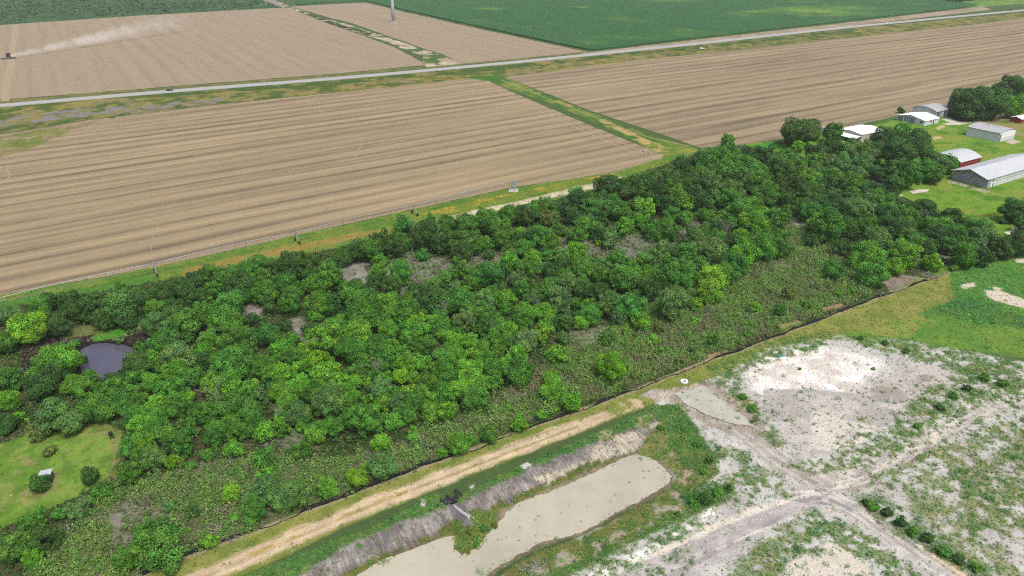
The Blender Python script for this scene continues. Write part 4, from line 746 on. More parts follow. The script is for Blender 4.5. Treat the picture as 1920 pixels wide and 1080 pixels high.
for pg, n_, cols in ((BRUSHZ[0], 85, 'mmbog'), (BRUSHZ[1], 105, 'mgobmg')):
    PP = np.array(pg, float); k_ = 0
    while k_ < n_:
        a_, b_ = rt.uniform(*[f(PP[:, 0]) for f in (np.min, np.max)]), rt.uniform(*[f(PP[:, 1]) for f in (np.min, np.max)])
        if sdf(PP, np.array([a_]), np.array([b_]))[0] > 0: continue
        wp = rt.choice((9, 11, 13, 16, 20, 26)); k_ += 1
        if free(a_, b_, wp*MPP(a_, b_)): TREES.append(tree(a_, b_, wp, rt.choice(cols), rt))
print('TREES', len(TREES), 'bushes', sum(t[4] for t in TREES))
# ================================================================ farm buildings
M_ = {'white': metal_sheet('white_metal', S(240, 243, 246, .72), .5), 'grey': metal_sheet('grey_metal', S(182, 190, 198), .5), 'pale': metal_sheet('pale_metal', S(222, 226, 229, .66), .5),
      'lroof': metal_sheet('light_roof', S(204, 208, 213), .6, .45, 1), 'wroof': metal_sheet('white_roof', S(248, 250, 252, .78), .6, .5, 1), 'groof': metal_sheet('grey_roof', S(186, 188, 190), .6, .5, 1),
      'red': metal_sheet('red_metal', S(160, 66, 64), .5), 'beige': metal_sheet('beige_metal', S(196, 190, 178), .5), 'slate': plain('dark_cladding', S(132, 144, 158), .6, .1, .8),
      'glass': plain('window_glass', S(58, 66, 78), .15, .1, 1, 0, .6), 'door': plain('painted_door', S(238, 240, 240, .72), .5, .05), 'cream': plain('cream_door', S(212, 206, 186), .6), 'black': plain('black_metal', S(40, 40, 42), .6),
      'trim': plain('trim', S(176, 182, 188), .5), 'shingle': plain('shingles', S(128, 130, 134), .9, .2, 2), 'dark': plain('dark_line', S(92, 98, 106), .7), 'steel': plain('galvanised_steel', S(178, 182, 184), .45, .1, 2, .3, .5), 'tyre': plain('tyre_rubber', S(38, 38, 38), .9), 'blue': plain('pale_blue_paint', S(126, 166, 204), .5), 'pole': plain('turbine_paint', S(196, 206, 216), .4)}
def shed(name, label, cat, px, py, L, W, wh, rise, axis='x', arch=False, wall='grey', roof='lroof', ov=.35, z=0, fov=None):
    p = G(px, py, z); r = empty(name, (p[0], p[1], 0), ROT); tag(r, label, cat)
    span, ln = (W, L) if axis == 'x' else (L, W)
    n = 14 if arch else 2
    top = [(span*i/n, wh+rise*((1-(2*i/n-1)**2) if arch else 1-abs(2*i/n-1))) for i in range(n+1)]
    MB().prism([(0, -.1), (span, -.1)]+[(t, q-.06) for t, q in top[::-1]], 0, ln, axis).build('wall', M_[wall], r)
    sl = rise/(span/2)*(2 if arch else 1)
    up = [(t, q+.12) for t, q in top]; up[0] = (-ov, up[0][1]-ov*sl); up[-1] = (span+ov, up[-1][1]-ov*sl)
    lo = [(t, q-.13) for t, q in up]
    MB().prism(up+lo[::-1], -(fov if fov else ov), ln+ov, axis).build('roof', M_[roof], r)
    return r
def put(r, name, mat, x0, y0, z0, x1, y1, z1, label=None):
    o = MB().box(x0, y0, z0, x1, y1, z1).build(name, M_[mat], r)
    if label: o['label'] = label
    return o
e = shed('metal_building', 'long grey metal building with a pale gabled roof beside the lawn at the wood', 'farm building', 1850, 353, 48, 15.5, 4.3, 2.5, 'x', False, 'grey', 'lroof', .5, 0, 2.2)
put(e, 'side_panel', 'pale', 5.4, -.04, -.05, 48.01, -.005, 4.15); put(e, 'seam', 'dark', 5.5, -.08, 2.3, 48, -.042, 2.42); put(e, 'gutter', 'dark', 5.5, -.1, 4.0, 48, -.042, 4.14)
wp = put(e, 'panel', 'door', 2.3, -.06, -.05, 5.3, -.005, 4.2, 'white entrance panel')
for x in (2.8, 3.5, 4.3): put(wp, 'window', 'glass', x, -.1, 2.4, x+.42, -.062, 3.7)
put(wp, 'doorway', 'black', 3.9, -.1, 0, 4.6, -.062, 1.7)
put(e, 'door', 'cream', -.06, 6.6, 0, -.003, 8.0, 2.3); put(e, 'cooler', 'pale', -.8, 5.2, 2.2, -.002, 6.2, 2.9)
for y in (2, 4.2, 6.4, 8.6, 10.8): put(e, 'strut', 'dark', -.07, y, 3.6, -.003, y+.16, 4.7)
a = shed('workshop', 'white-roofed gabled workshop with dark shutters in front of the arched building', 'farm building', 1732, 236, 14.2, 17, 2.9, 1.7, 'x', False, 'pale', 'wroof', .4)
for y0, y1 in ((6.2, 9.6), (13.2, 16.4)): put(a, 'shutter', 'slate', -.06, y0, .1, -.003, y1, 2.7)
for y0 in (10.2, 11.6): put(a, 'window', 'glass', -.06, y0, .5, -.003, y0+.7, 2.6)
put(a, 'window', 'glass', -.06, 1.2, 1.2, -.003, 2.6, 2.2); put(a, 'window', 'glass', 6, -.06, 1.2, 7.2, -.003, 2.2); put(a, 'door', 'dark', 8.6, -.06, 0, 9.6, -.003, 2.1)
put(a, 'gable_panel', 'slate', -.05, 5.7, 2.75, -.004, 13, 3.3); put(a, 'corner_trim', 'slate', -.07, 5.2, 0, -.002, 5.5, 2.9)
b_ = shed('workshop', 'grey workshop with an arched roof and white doors beside the dark oak trees', 'farm building', 1753, 222, 15.2, 15, 4.0, 1.7, 'x', True, 'pale', 'groof', .3)
put(b_, 'front_panel', 'slate', .5, -.04, .1, 15, -.003, 3.8)
for x in (1.2, 8.2, 12.6): put(b_, 'window', 'glass', x, -.09, 2.0, x+.9, -.042, 3.4)
for x in (5.6, 7.2, 11.4): put(b_, 'door', 'door', x, -.12, 0, x+.8, -.043, 3.3)
lt = put(b_, 'carport_roof', 'slate', 15.35, .5, 2.7, 20.5, 7.5, 2.9); put(lt, 'post', 'dark', 20.1, .7, 0, 20.3, .9, 2.7); put(lt, 'post', 'dark', 20.1, 7.1, 0, 20.3, 7.3, 2.7)
c = shed('hangar', 'free-standing white metal hangar with a low arched grey roof on the mown grass', 'hangar', 1871, 267, 15.7, 17.2, 4.8, 1.3, 'y', True, 'pale', 'groof', .25)
put(c, 'sliding_door', 'door', 1.2, -.16, 1.9, 15.4, -.01, 4.7); put(c, 'lower_panel', 'pale', 1.3, -.1, 0, 15.4, -.008, 1.8); put(c, 'doorway', 'black', .35, -.06, 0, 1.1, -.004, 3.9)
for y in (4.5, 9.5): put(c, 'skylight', 'steel', 6.6, y, 6.13, 7.2, y+2.6, 6.35)
d_ = shed('barn', 'red metal barn with an arched pale roof behind the long grey building', 'barn', 1801.5, 304.4, 17.4, 14.5, 4.5, 2.0, 'x', True, 'red', 'lroof', .25, 4.5)
f_ = shed('shed', 'beige shed with a wide white roof half hidden behind the oaks', 'shed', 1616, 252.6, 19, 14.2, 4.2, .9, 'x', False, 'beige', 'wroof', .3, 4.2)
lean = MB(); lean.add([(-4.6, .3, 2.3), (-.05, .3, 3.2), (-.05, 14, 3.2), (-4.6, 14, 2.3), (-4.6, .3, 2.42), (-.05, .3, 3.32), (-.05, 14, 3.32), (-4.6, 14, 2.42)], [(0, 3, 2, 1), (4, 5, 6, 7), (0, 1, 5, 4), (1, 2, 6, 5), (2, 3, 7, 6), (3, 0, 4, 7)])
ln_ = lean.build('lean_to_roof', M_['wroof'], f_)
for y in (.6, 7, 13.6): put(ln_, 'post', 'trim', -4.4, y, 0, -4.25, y+.15, 2.35)
for x, y in ((5, 6.2), (9, 6.6), (12.5, 5.2)): MB().tube([(x, y, 4.9), (x, y, 5.6)], .16, 8).build('vent', M_['steel'], f_)
h_ = shed('barn', 'small red barn with a white roof by the pale gravel drive', 'barn', 1913, 232, 10, 6, 2.7, .9, 'x', False, 'red', 'wroof', .5)
put(h_, 'door', 'dark', 4, -.06, 0, 6, -.003, 2.2)
g_ = shed('house', 'pale house with a grey shingle roof among the farthest farm trees', 'house', 1918, 180, 11, 8, 2.8, 1.6, 'x', False, 'pale', 'shingle', .5)
for y in (1.5, 5): put(g_, 'window', 'glass', -.06, y, 1, -.003, y+1.1, 2.1)
put(g_, 'door', 'cream', 5, -.06, 0, 6, -.003, 2.1)
i2 = shed('house', 'bluish house hidden behind the trees at the end of the grey drive', 'house', 1682, 337, 11, 8, 3, 1.3, 'x', False, 'grey', 'lroof', .5)
put(i2, 'window', 'glass', -.06, 3, 1, -.003, 4.4, 2.1)
j2 = shed('shed', 'tiny white shed glimpsed between the round oak and the wide white roof', 'shed', 1549, 251, 4, 4.5, 2.6, .6, 'x', False, 'white', 'wroof', .2)
put(j2, 'door', 'trim', -.05, 1.4, 0, -.003, 2.6, 2.0)
p = G(90, 901); k_ = empty('garden_shed', (p[0], p[1], ground_z(p[0], p[1])), R(20)); tag(k_, 'little shed with a sloping metal roof beside a bush on the left lawn', 'shed')
for x in (-.95, .95): MB().box(x-.06, -.95, 0, x+.06, .95, 1.75).build('side_wall', plain('weathered_planks', S(96, 84, 76), .9, .3, 3), k_)
MB().box(-.88, .85, 0, .88, .95, 1.7).build('back_wall', bpy.data.materials['weathered_planks'], k_)
MB().add([(-1.15, -1.25, 2.05), (1.15, -1.25, 2.05), (1.15, 1.2, 1.8), (-1.15, 1.2, 1.8), (-1.15, -1.25, 2.12), (1.15, -1.25, 2.12), (1.15, 1.2, 1.87), (-1.15, 1.2, 1.87)], [(0, 3, 2, 1), (4, 5, 6, 7), (0, 1, 5, 4), (1, 2, 6, 5), (2, 3, 7, 6), (3, 0, 4, 7)]).build('roof', M_['lroof'], k_)
# ================================================================ wind turbine tower, irrigation booms
p = G(738, 42); t_ = empty('turbine_tower', p, 0); tag(t_, 'tall pale grey wind turbine tower standing in the far stubble', 'wind turbine')
MB().tube([(0, 0, 0), (0, 0, 20), (0, 0, 50), (0, 0, 82)], [2.1, 1.95, 1.65, 1.25], 24).build('tower', M_['pole'], t_, True)
MB().tube([(0, 0, -.2), (0, 0, .5)], [3.4, 3.2], 20).build('foundation', CONC, t_)
MB().box(-.5, -2.2, .6, .5, -1.95, 2.9).build('door', M_['trim'], t_)
for z_ in (20, 50): MB().tube([(0, 0, z_-.12), (0, 0, z_+.12)], 2.0 if z_ < 30 else 1.72, 24).build('flange', M_['pole'], t_)
def pivot(pts, label, ht, hoses, base_end, seed):
    P = [Vector(q) for q in pts]; rng = random.Random(seed); o = P[0]
    r = empty('irrigation_boom', o, 0); tag(r, label, 'irrigation boom'); Pl = [q-o for q in P]; up = Vector((0, 0, ht))
    hm = None
    for i in range(len(Pl)-1):
        A, B = Pl[i]+up, Pl[i+1]+up; dr = (B-A); ln = dr.length; dr.normalize(); sd_ = Vector((-dr.y, dr.x, 0))
        arc = lambda t: A+(B-A)*t+Vector((0, 0, .55*4*t*(1-t)))
        MB().tube([arc(t/12) for t in range(13)], .11, 6).build('pipe', M_['steel'], r, True)
        tr = MB(); n = 8
        for s_ in (-1, 1):
            low = lambda t: A+(B-A)*t+Vector((0, 0, .55*4*t*(1-t)-1.5*min(1, 5*min(t, 1-t))))+sd_*.55*s_*min(1, 5*min(t, 1-t))
            tr.tube([low(t/16) for t in range(17)], .03, 4)
            for q in range(1, n): tr.tube([arc(q/n), low(q/n)], .03, 4)
        for q in range(1, n): tr.tube([A+(B-A)*(q/n)+Vector((0, 0, .55*4*(q/n)*(1-q/n)-1.5*min(1, 5*min(q/n, 1-q/n))))+sd_*.55*s_*min(1, 5*min(q/n, 1-q/n)) for s_ in (-1, 1)], .025, 4)
        tr.build('truss', M_['steel'], r)
        if hoses:
            for q in range(hoses):
                t = (q+.5)/hoses; c_ = arc(t)
                if hm is None:
                    ho = MB().tube([(0, 0, 0), (0, 0, -2.4)], .03, 5).build('drop_hose', M_['black'], r); hm = ho
                else:
                    ho = hm.copy(); C.objects.link(ho)
                ho.location = c_
    d0 = (Pl[-1]-Pl[0]).normalized(); sd_ = Vector((-d0.y, d0.x, 0)); first = None
    for i, q in enumerate(Pl):
        if i == base_end: continue
        tw = MB()
        for s_ in (-1, 1):
            for e_ in (-.25, .25): tw.tube([q+up+d0*e_, q+sd_*2.0*s_+Vector((0, 0, .75))], .06, 5)
            tw.tube([q+sd_*1.0*s_+d0*.12+Vector((0, 0, 2.3)), q+sd_*1.0*s_-d0*.12+Vector((0, 0, 2.3))], .05, 5)
        tw.tube([q-sd_*2.1+Vector((0, 0, .75)), q+sd_*2.1+Vector((0, 0, .75))], .1, 6); tw.tube([q-sd_*1.0+Vector((0, 0, 2.3)), q+sd_*1.0+Vector((0, 0, 2.3))], .05, 5)
        tw = tw.build('tower', M_['steel'], r)
        put_ = MB().box(q.x-.3, q.y-.3, ht-.1, q.x+.3, q.y+.3, ht+.5).build('control_box', M_['steel'], tw)
        for s_ in (-1, 1):
            if first is None:
                wm = MB(); wm.tube([(-.16, 0, 0), (-.13, 0, 0), (.13, 0, 0), (.16, 0, 0)], [.5, .68, .68, .5], 16); first = wm.build('wheel', M_['tyre'], r); wl = first
            else: wl = first.copy(); C.objects.link(wl)
            wl.parent = tw; wl.location = q+sd_*2.1*s_+Vector((0, 0, .66)); wl.rotation_euler = (0, 0, math.atan2(d0.y, d0.x))
    q = Pl[base_end]; ba = MB()
    for dx_ in (-1, 1):
        for dy_ in (-1, 1): ba.tube([q+Vector((dx_*1.3, dy_*1.3, .15)), q+Vector((dx_*.25, dy_*.25, ht))], .1, 6)
    for zz, ww in ((1.2, 1.0), (2.4, .67)):
        for u_, v_ in (((-1, -1), (1, -1)), ((1, -1), (1, 1)), ((1, 1), (-1, 1)), ((-1, 1), (-1, -1))): ba.tube([q+Vector((u_[0]*ww, u_[1]*ww, zz)), q+Vector((v_[0]*ww, v_[1]*ww, zz))], .06, 5)
    ba.tube([q, q+Vector((0, 0, ht+.5))], .16, 8); bs = ba.build('pivot_stand', M_['blue'], r); bs['label'] = 'pale blue pivot stand'
    MB().box(q.x-2, q.y-2, -.1, q.x+2, q.y+2, .14).build('pad', CONC, r)
b0 = np.array(G(963, 357)[:2]); tws = [np.array(G(*q)[:2]) for q in ((778, 403), (558, 455), (293, 515))]; dd_ = (tws[2]-b0)/3; tws.append(tws[2]+dd_*1.0); tws.append(tws[3]+dd_)
pivot([(*b0, 0)]+[(*q, 0) for q in tws], 'long galvanised irrigation boom on wheeled towers along the near stubble edge', 4.0, 12, 0, 1)
pivot([G(*q) for q in ((898, 46), (942, 52), (990, 62), (1043, 74), (1103, 89))], 'distant irrigation boom along the corner of the dark green crop', 4.2, 0, 0, 2)
# ================================================================ vehicles
def prof_mesh(prof, w, inset=0.0):
    mb = MB(); n = len(prof)
    vs = [(x, -w/2+(inset if z > 1 else 0), z) for x, z in prof]+[(x, w/2-(inset if z > 1 else 0), z) for x, z in prof]
    return mb.add(vs, [(i, (i+1) % n, n+(i+1) % n, n+i) for i in range(n)]+[tuple(range(n))[::-1], tuple(range(n, 2*n))])
def wheels(r, pts, rad, wd):
    f0 = None
    for x, y in pts:
        if f0 is None: f0 = o = MB().tube([(0, -wd/2, 0), (0, -wd/2+.03, 0), (0, wd/2-.03, 0), (0, wd/2, 0)], [rad*.8, rad, rad, rad*.8], 16).build('wheel', M_['tyre'], r)
        else: o = f0.copy(); C.objects.link(o)
        o.location = (x, y, rad)
def car(px, py, ang, col, label, big=False, z=.05):
    p = G(px, py); r = empty('parked_car' if 'parked' in label else 'car', (p[0], p[1], z), ang); tag(r, label, 'car')
    L_, s_ = (5.4, 1.16) if big else (4.7, 1.0)
    body = [(-L_/2, .35), (L_/2, .35), (L_/2, .75), (L_/2-.25, .9*s_), (L_*.18, 1.0*s_), (L_*.06, 1.42*s_), (-L_*.28, 1.45*s_), (-L_*.44, 1.05*s_), (-L_/2, .95*s_)]
    m = plain('car_paint', col, .25, .02, 1, .2, .5)
    bo = prof_mesh(body, 1.85, .2).build('body', m, r); bv = bo.modifiers.new('soft', 'BEVEL'); bv.width = .07; bv.segments = 2
    gl = [(L_*.165, 1.03*s_), (L_*.065, 1.36*s_), (-L_*.27, 1.38*s_), (-L_*.41, 1.06*s_)]
    prof_mesh(gl, 1.74, .1).build('window', M_['glass'], r)
    prof_mesh([(L_*.172, 1.0*s_), (L_*.18, 1.02*s_), (L_*.07, 1.42*s_), (L_*.06, 1.39*s_)], 1.3).build('windscreen', M_['glass'], r)
    for y in (-.6, .6): MB().box(L_/2-.06, y-.22, .6, L_/2+.03, y+.22, .8).build('headlight', M_['door'], r)
    wheels(r, [(L_*.31, .85), (L_*.31, -.85), (-L_*.3, .85), (-L_*.3, -.85)], .33, .22)
RA = lambda x0, y0, x1, y1: math.atan2(G(x1, y1)[1]-G(x0, y0)[1], G(x1, y1)[0]-G(x0, y0)[0])
car(318, 170, RA(200, 181, 440, 160), S(52, 58, 72), 'dark saloon driving on the pale highway below the harvested far field')
car(1663, 45, RA(1600, 50, 1920, 19), S(240, 242, 244, .75), 'white car driving on the highway beside the green crop')
car(1894, 20, RA(1600, 50, 1920, 19), S(44, 46, 50), 'black pickup at the far end of the highway', True)
car(1316, 92, RA(1280, 95, 1400, 84), S(228, 228, 224, .75), 'white truck parked on the grass verge below the highway', True, 0)
p = G(17, 109.5); hv = empty('combine_harvester', (p[0], p[1], .05), -math.pi/2-R(-31)); tag(hv, 'dark combine harvester trailing dust at the edge of the far stubble', 'combine harvester')
hp = plain('harvester_paint', S(70, 62, 62), .5, .15)
prof_mesh([(-3.6, 1.1), (2.6, 1.0), (2.6, 2.6), (1.2, 3.0), (1.2, 3.5), (-2.2, 3.7), (-3.4, 3.0)], 3.0).build('body', hp, hv)
prof_mesh([(1.25, 2.7), (2.9, 2.5), (3.1, 3.6), (1.25, 3.9)], 2.0).build('cab', M_['glass'], hv)
MB().box(-2, -1.6, 3.72, 1.0, 1.6, 4.4).build('grain_tank', hp, hv); MB().tube([(-1.5, 1.8, 3.9), (-4.6, 2.2, 3.9)], .22, 8).build('unloading_auger', hp, hv)
prof_mesh([(3.4, .2), (4.9, .12), (4.9, .3), (4.2, 1.2), (3.4, 1.3)], 11.2).build('header', plain('header_paint', S(52, 46, 48), .6), hv); prof_mesh([(2.4, 1.0), (3.5, .5), (3.5, 1.0), (2.4, 1.8)], 1.4).build('feeder_house', hp, hv)
rl = MB()
for k in range(6): rl.tube([(4.7+.5*math.cos(k*1.047), -5.4, 1.0+.5*math.sin(k*1.047)), (4.7+.5*math.cos(k*1.047), 5.4, 1.0+.5*math.sin(k*1.047))], .05, 4)
rl.build('reel', M_['steel'], hv); wheels(hv, [(1.7, 1.55), (1.7, -1.55)], .95, .7)
MB().tube([(-2.8, -1.5, .55), (-2.8, 1.5, .55)], .15, 8).build('axle', M_['tyre'], hv)
f0 = MB().tube([(0, -.22, 0), (0, .22, 0)], .6, 14).build('wheel', M_['tyre'], hv); f0.location = (-2.8, 1.5, .6); f1_ = f0.copy(); C.objects.link(f1_); f1_.location = (-2.8, -1.5, .6)
# dust behind the harvester: a soft volume drifting downwind
e0, e1 = Vector(G(20, 105, 2.5)), Vector(G(390, 27, 15)); dp = [e0.lerp(e1, k/8) for k in range(9)]
dm = bpy.data.materials.new('dust'); dm.use_nodes = True; nt = dm.node_tree; nt.nodes.remove(nt.nodes['Principled BSDF'])
pv = N(nt, 'ShaderNodeVolumePrincipled'); pv.inputs['Color'].default_value = (.99, .965, .93, 1); pv.inputs['Anisotropy'].default_value = 0
pp_ = pos(nt); nz = N(nt, 'ShaderNodeTexNoise', Scale=.07, Detail=3, Roughness=.6); nt.links.new(pp_, nz.inputs['Vector'])
mr = N(nt, 'ShaderNodeMapRange'); mr.inputs['From Min'].default_value = .3; mr.inputs['From Max'].default_value = .62; mr.inputs['To Max'].default_value = 1; nt.links.new(nz.outputs['Fac'], mr.inputs['Value'])
dist = N(nt, 'ShaderNodeVectorMath', _operation='DISTANCE'); nt.links.new(pp_, dist.inputs[0])
hd = Vector((math.cos(-ROT), math.sin(-ROT), 0)); rp = dp[0]
# distance from the machine thins the plume
g0 = N(nt, 'ShaderNodeNewGeometry'); nt.links.new(g0.outputs['Position'], dist.inputs[0]); dist.inputs[1].default_value = rp
fall = N(nt, 'ShaderNodeMapRange'); fall.inputs['From Min'].default_value = 0; fall.inputs['From Max'].default_value = (dp[-1]-rp).length; fall.inputs['To Min'].default_value = .2; fall.inputs['To Max'].default_value = .0; nt.links.new(dist.outputs['Value'], fall.inputs['Value'])
pw = N(nt, 'ShaderNodeMath', _operation='MULTIPLY'); nt.links.new(fall.outputs[0], pw.inputs[0]); nt.links.new(mr.outputs[0], pw.inputs[1])
pw2 = N(nt, 'ShaderNodeMath', _operation='MULTIPLY'); nt.links.new(pw.outputs[0], pw2.inputs[0]); nt.links.new(fall.outputs[0], pw2.inputs[1]); pw3 = N(nt, 'ShaderNodeMath', _operation='MULTIPLY'); pw3.inputs[1].default_value = 4.5; nt.links.new(pw2.outputs[0], pw3.inputs[0])
ax_ = (e1-e0).normalized(); sb = N(nt, 'ShaderNodeVectorMath', _operation='SUBTRACT'); nt.links.new(g0.outputs['Position'], sb.inputs[0]); sb.inputs[1].default_value = e0
cx_ = N(nt, 'ShaderNodeVectorMath', _operation='CROSS_PRODUCT'); nt.links.new(sb.outputs[0], cx_.inputs[0]); cx_.inputs[1].default_value = ax_
ln2 = N(nt, 'ShaderNodeVectorMath', _operation='LENGTH'); nt.links.new(cx_.outputs[0], ln2.inputs[0])
rad_ = N(nt, 'ShaderNodeMapRange'); rad_.inputs['From Max'].default_value = (e1-e0).length; rad_.inputs['To Min'].default_value = 2; rad_.inputs['To Max'].default_value = 17; nt.links.new(dist.outputs['Value'], rad_.inputs['Value'])
dv_ = N(nt, 'ShaderNodeMath', _operation='DIVIDE'); nt.links.new(ln2.outputs['Value'], dv_.inputs[0]); nt.links.new(rad_.outputs[0], dv_.inputs[1])
ed = N(nt, 'ShaderNodeMapRange', _interpolation_type='SMOOTHSTEP'); ed.inputs['From Min'].default_value = .1; ed.inputs['From Max'].default_value = 1; ed.inputs['To Min'].default_value = 1; ed.inputs['To Max'].default_value = 0; nt.links.new(dv_.outputs[0], ed.inputs['Value'])
pw4 = N(nt, 'ShaderNodeMath', _operation='MULTIPLY'); nt.links.new(pw3.outputs[0], pw4.inputs[0]); nt.links.new(ed.outputs[0], pw4.inputs[1])
nt.links.new(pw4.outputs[0], pv.inputs['Density']); nt.links.new(pv.outputs[0], nt.nodes['Material Output'].inputs['Volume'])
tag(MB().tube(dp, [2, 4, 6, 8, 10.5, 12.5, 14.5, 16, 17.5], 12).build('dust', dm), 'pale dust plume drifting away behind the combine harvester', 'dust', kind='stuff')
# ================================================================ small things on the verges and the site
def post(px, py, h_, name, label, cat, cap=None):
    p = G(px, py); r = empty(name, p, ROT); tag(r, label, cat); MB().tube([(0, 0, 0), (0, 0, h_)], .07 if h_ < 4 else .14, 6).build('post', M_['trim'] if h_ < 4 else BARK, r)
    if cap: MB().box(-.06, -cap[0]/2, h_-cap[1], .06, cap[0]/2, h_+.1).build('panel', M_['door'], r)
    return r
post(788, 137, 1.9, 'road_sign', 'white road sign on the verge near the grassy ditch', 'sign', (.8, .9))
post(1420, 72, 2.0, 'road_sign', 'white road sign between the green crop and the right stubble', 'sign', (.8, .9))
r = post(1477, 80, 6, 'utility_pole', 'short utility pole at the upper edge of the right stubble', 'pole'); MB().box(-.06, -.9, 5.3, .06, .9, 5.45).build('crossarm', BARK, r); MB().box(-.3, -.35, 3.2, .3, .35, 4.3).build('meter_box', M_['trim'], r)
p = G(210, 823); r = empty('deer_feeder', (p[0], p[1], ground_z(p[0], p[1])), .4); tag(r, 'black barrel feeder on legs at the edge of the left lawn', 'feeder')
MB().tube([(0, 0, .9), (0, 0, 1.0), (0, 0, 1.75), (0, 0, 1.85)], [.3, .45, .45, .3], 14).build('barrel', M_['black'], r)
l0 = None
for k in range(3):
    if l0 is None: l0 = lg = MB().tube([(.25, 0, 1.05), (.6, 0, 0)], .03, 5).build('leg', M_['black'], r)
    else: lg = l0.copy(); C.objects.link(lg)
    lg.rotation_euler = (0, 0, k*2.094)
# silt fence: one long fabric strip, standing or slumped, on wooden stakes
fp = GP(FENCE[1:]); seg = np.hypot(*np.diff(fp, axis=0).T); cum = np.r_[0, np.cumsum(seg)]; nS = int(cum[-1]/.7); s_ = np.linspace(0, cum[-1], nS)
fx = np.interp(s_, cum, fp[:, 0]); fy = np.interp(s_, cum, fp[:, 1]); pxs = np.interp(s_, cum, [q[0] for q in FENCE[1:]])
hF = .85*np.ones(nS)
for a0, a1, hh in ((490, 560, .3), (868, 965, .12), (1075, 1105, .3), (1190, 1335, .14), (1675, 1700, .2), (1735, 1790, .25)): hF[(pxs > a0) & (pxs < a1)] = hh
hF = np.convolve(np.r_[hF[:1], hF[:1], hF, hF[-1:], hF[-1:]], np.ones(5)/5, 'valid')*(.7+.6*vnoise(s_/2.2, s_*0, 4))
wob = (fbm(s_, s_*0, 6, 8)-.5)*1.2; lean_ = (.9-hF)*.7
nx_ = -np.sin(ROT); ny_ = np.cos(ROT); bx, by = fx+nx_*wob, fy+ny_*wob
bz = np.array([ground_z(a_, b2) for a_, b2 in zip(bx, by)])-.06
vs = [(a_, b2, q) for a_, b2, q in zip(bx, by, bz)]+[(a_-nx_*l2, b2-ny_*l2, q+h2) for a_, b2, q, h2, l2 in zip(bx, by, bz, hF, lean_)]
me = bpy.data.meshes.new('fabric'); me.from_pydata(vs, [], [(i, i+1, nS+i+1, nS+i) for i in range(nS-1)])
sf = empty('silt_fence', (0, 0, 0)); tag(sf, 'long sagging black silt fence between the brush and the building site', 'silt fence')
fb = link('fabric', me, plain('black_fabric', S(34, 36, 38), .8, .25, 1.5), sf); so_ = fb.modifiers.new('thick', 'SOLIDIFY'); so_.thickness = .03
st0 = None
for i in list(range(4, nS, 5))[:95]:
    if st0 is None: st0 = sk = MB().box(-.035, -.035, -.2, .035, .035, 1.05).build('stake', plain('weathered_stake', S(132, 118, 100), .9), sf)
    else: sk = st0.copy(); C.objects.link(sk)
    sk.location = (bx[i]-nx_*.08, by[i]-ny_*.08, bz[i]); sk.rotation_euler = (random.uniform(-.15, .15), random.uniform(-.15, .15), ROT)
def gat(px, py): p = G(px, py); return (p[0], p[1], ground_z(p[0], p[1]))
cr = MB(); nR = 24; vs = []; 
for k in range(nR):
    t = 2*math.pi*k/nR
    for rr_, zz in ((.95, -.1), (.95, .28), (.5, .32), (.5, -.1)): vs.append((rr_*math.cos(t), rr_*math.sin(t), zz))
cr.add(vs, [(4*k+j, 4*((k+1) % nR)+j, 4*((k+1) % nR)+j+1, 4*k+j+1) for k in range(nR) for j in range(3)])
o = cr.build('manhole_ring', M_['door']); o.location = gat(1283, 716); tag(o, 'white concrete manhole ring in the grass by the puddle', 'manhole ring')
p = gat(1295, 720); o = MB().tube([(0, 0, -.1), (0, 0, .75)], .05, 6).build('marker_post', M_['door']); o.location = p; tag(o, 'short white marker post beside the concrete manhole ring', 'marker post')
def slab(px, py, sx, sy, sz, mat, rz, name, label, cat, tilt=.1):
    mb = MB(); rng = random.Random(int(px)); n = 7; top = [(sx/2*math.cos(2*math.pi*k/n+.3)*rng.uniform(.8, 1.15), sy/2*math.sin(2*math.pi*k/n+.3)*rng.uniform(.8, 1.15)) for k in range(n)]
    mb.add([(x, y, 0) for x, y in top]+[(x, y, sz) for x, y in top], [(i, (i+1) % n, n+(i+1) % n, n+i) for i in range(n)]+[tuple(range(n))[::-1], tuple(range(n, 2*n))])
    o = mb.build(name, mat); q = gat(px, py); o.location = (q[0], q[1], q[2]-.02); o.rotation_euler = (tilt, tilt*.6, rz); return tag(o, label, cat)
slab(1463, 668, 2.4, 1.0, .12, plain('teal_sheet', S(70, 156, 140), .6), .5, 'tarp_sheet', 'teal sheet lying at the edge of the white sand pad', 'sheet')
slab(1467, 672, 2.0, .5, .1, M_['door'], .55, 'board', 'white board lying against the teal sheet', 'board')
slab(1512, 726, 2.4, 1.6, .35, CONC, .3, 'concrete_slab', 'largest broken white concrete slab on the sandy pad', 'slab', .2)
slab(1522, 729, 1.5, 1.0, .3, CONC, 1.2, 'concrete_slab', 'small broken slab leaning against the largest slab on the pad', 'slab', .3)
slab(1552, 724, 2.6, 1.4, .25, plain('white_sheet', S(232, 236, 240, .7), .6), .2, 'concrete_slab', 'flat white slab right of the broken slabs on the pad', 'slab', .05)
slab(1562, 850, .6, .4, .25, M_['trim'], .2, 'bucket_lid', 'pale scrap beside the weeds above the track crossing', 'scrap', .1)
slab(1628, 684, 1.0, .6, .15, M_['blue'], .8, 'plastic_sheet', 'small bluish plastic scrap on the white sand', 'scrap', .1)
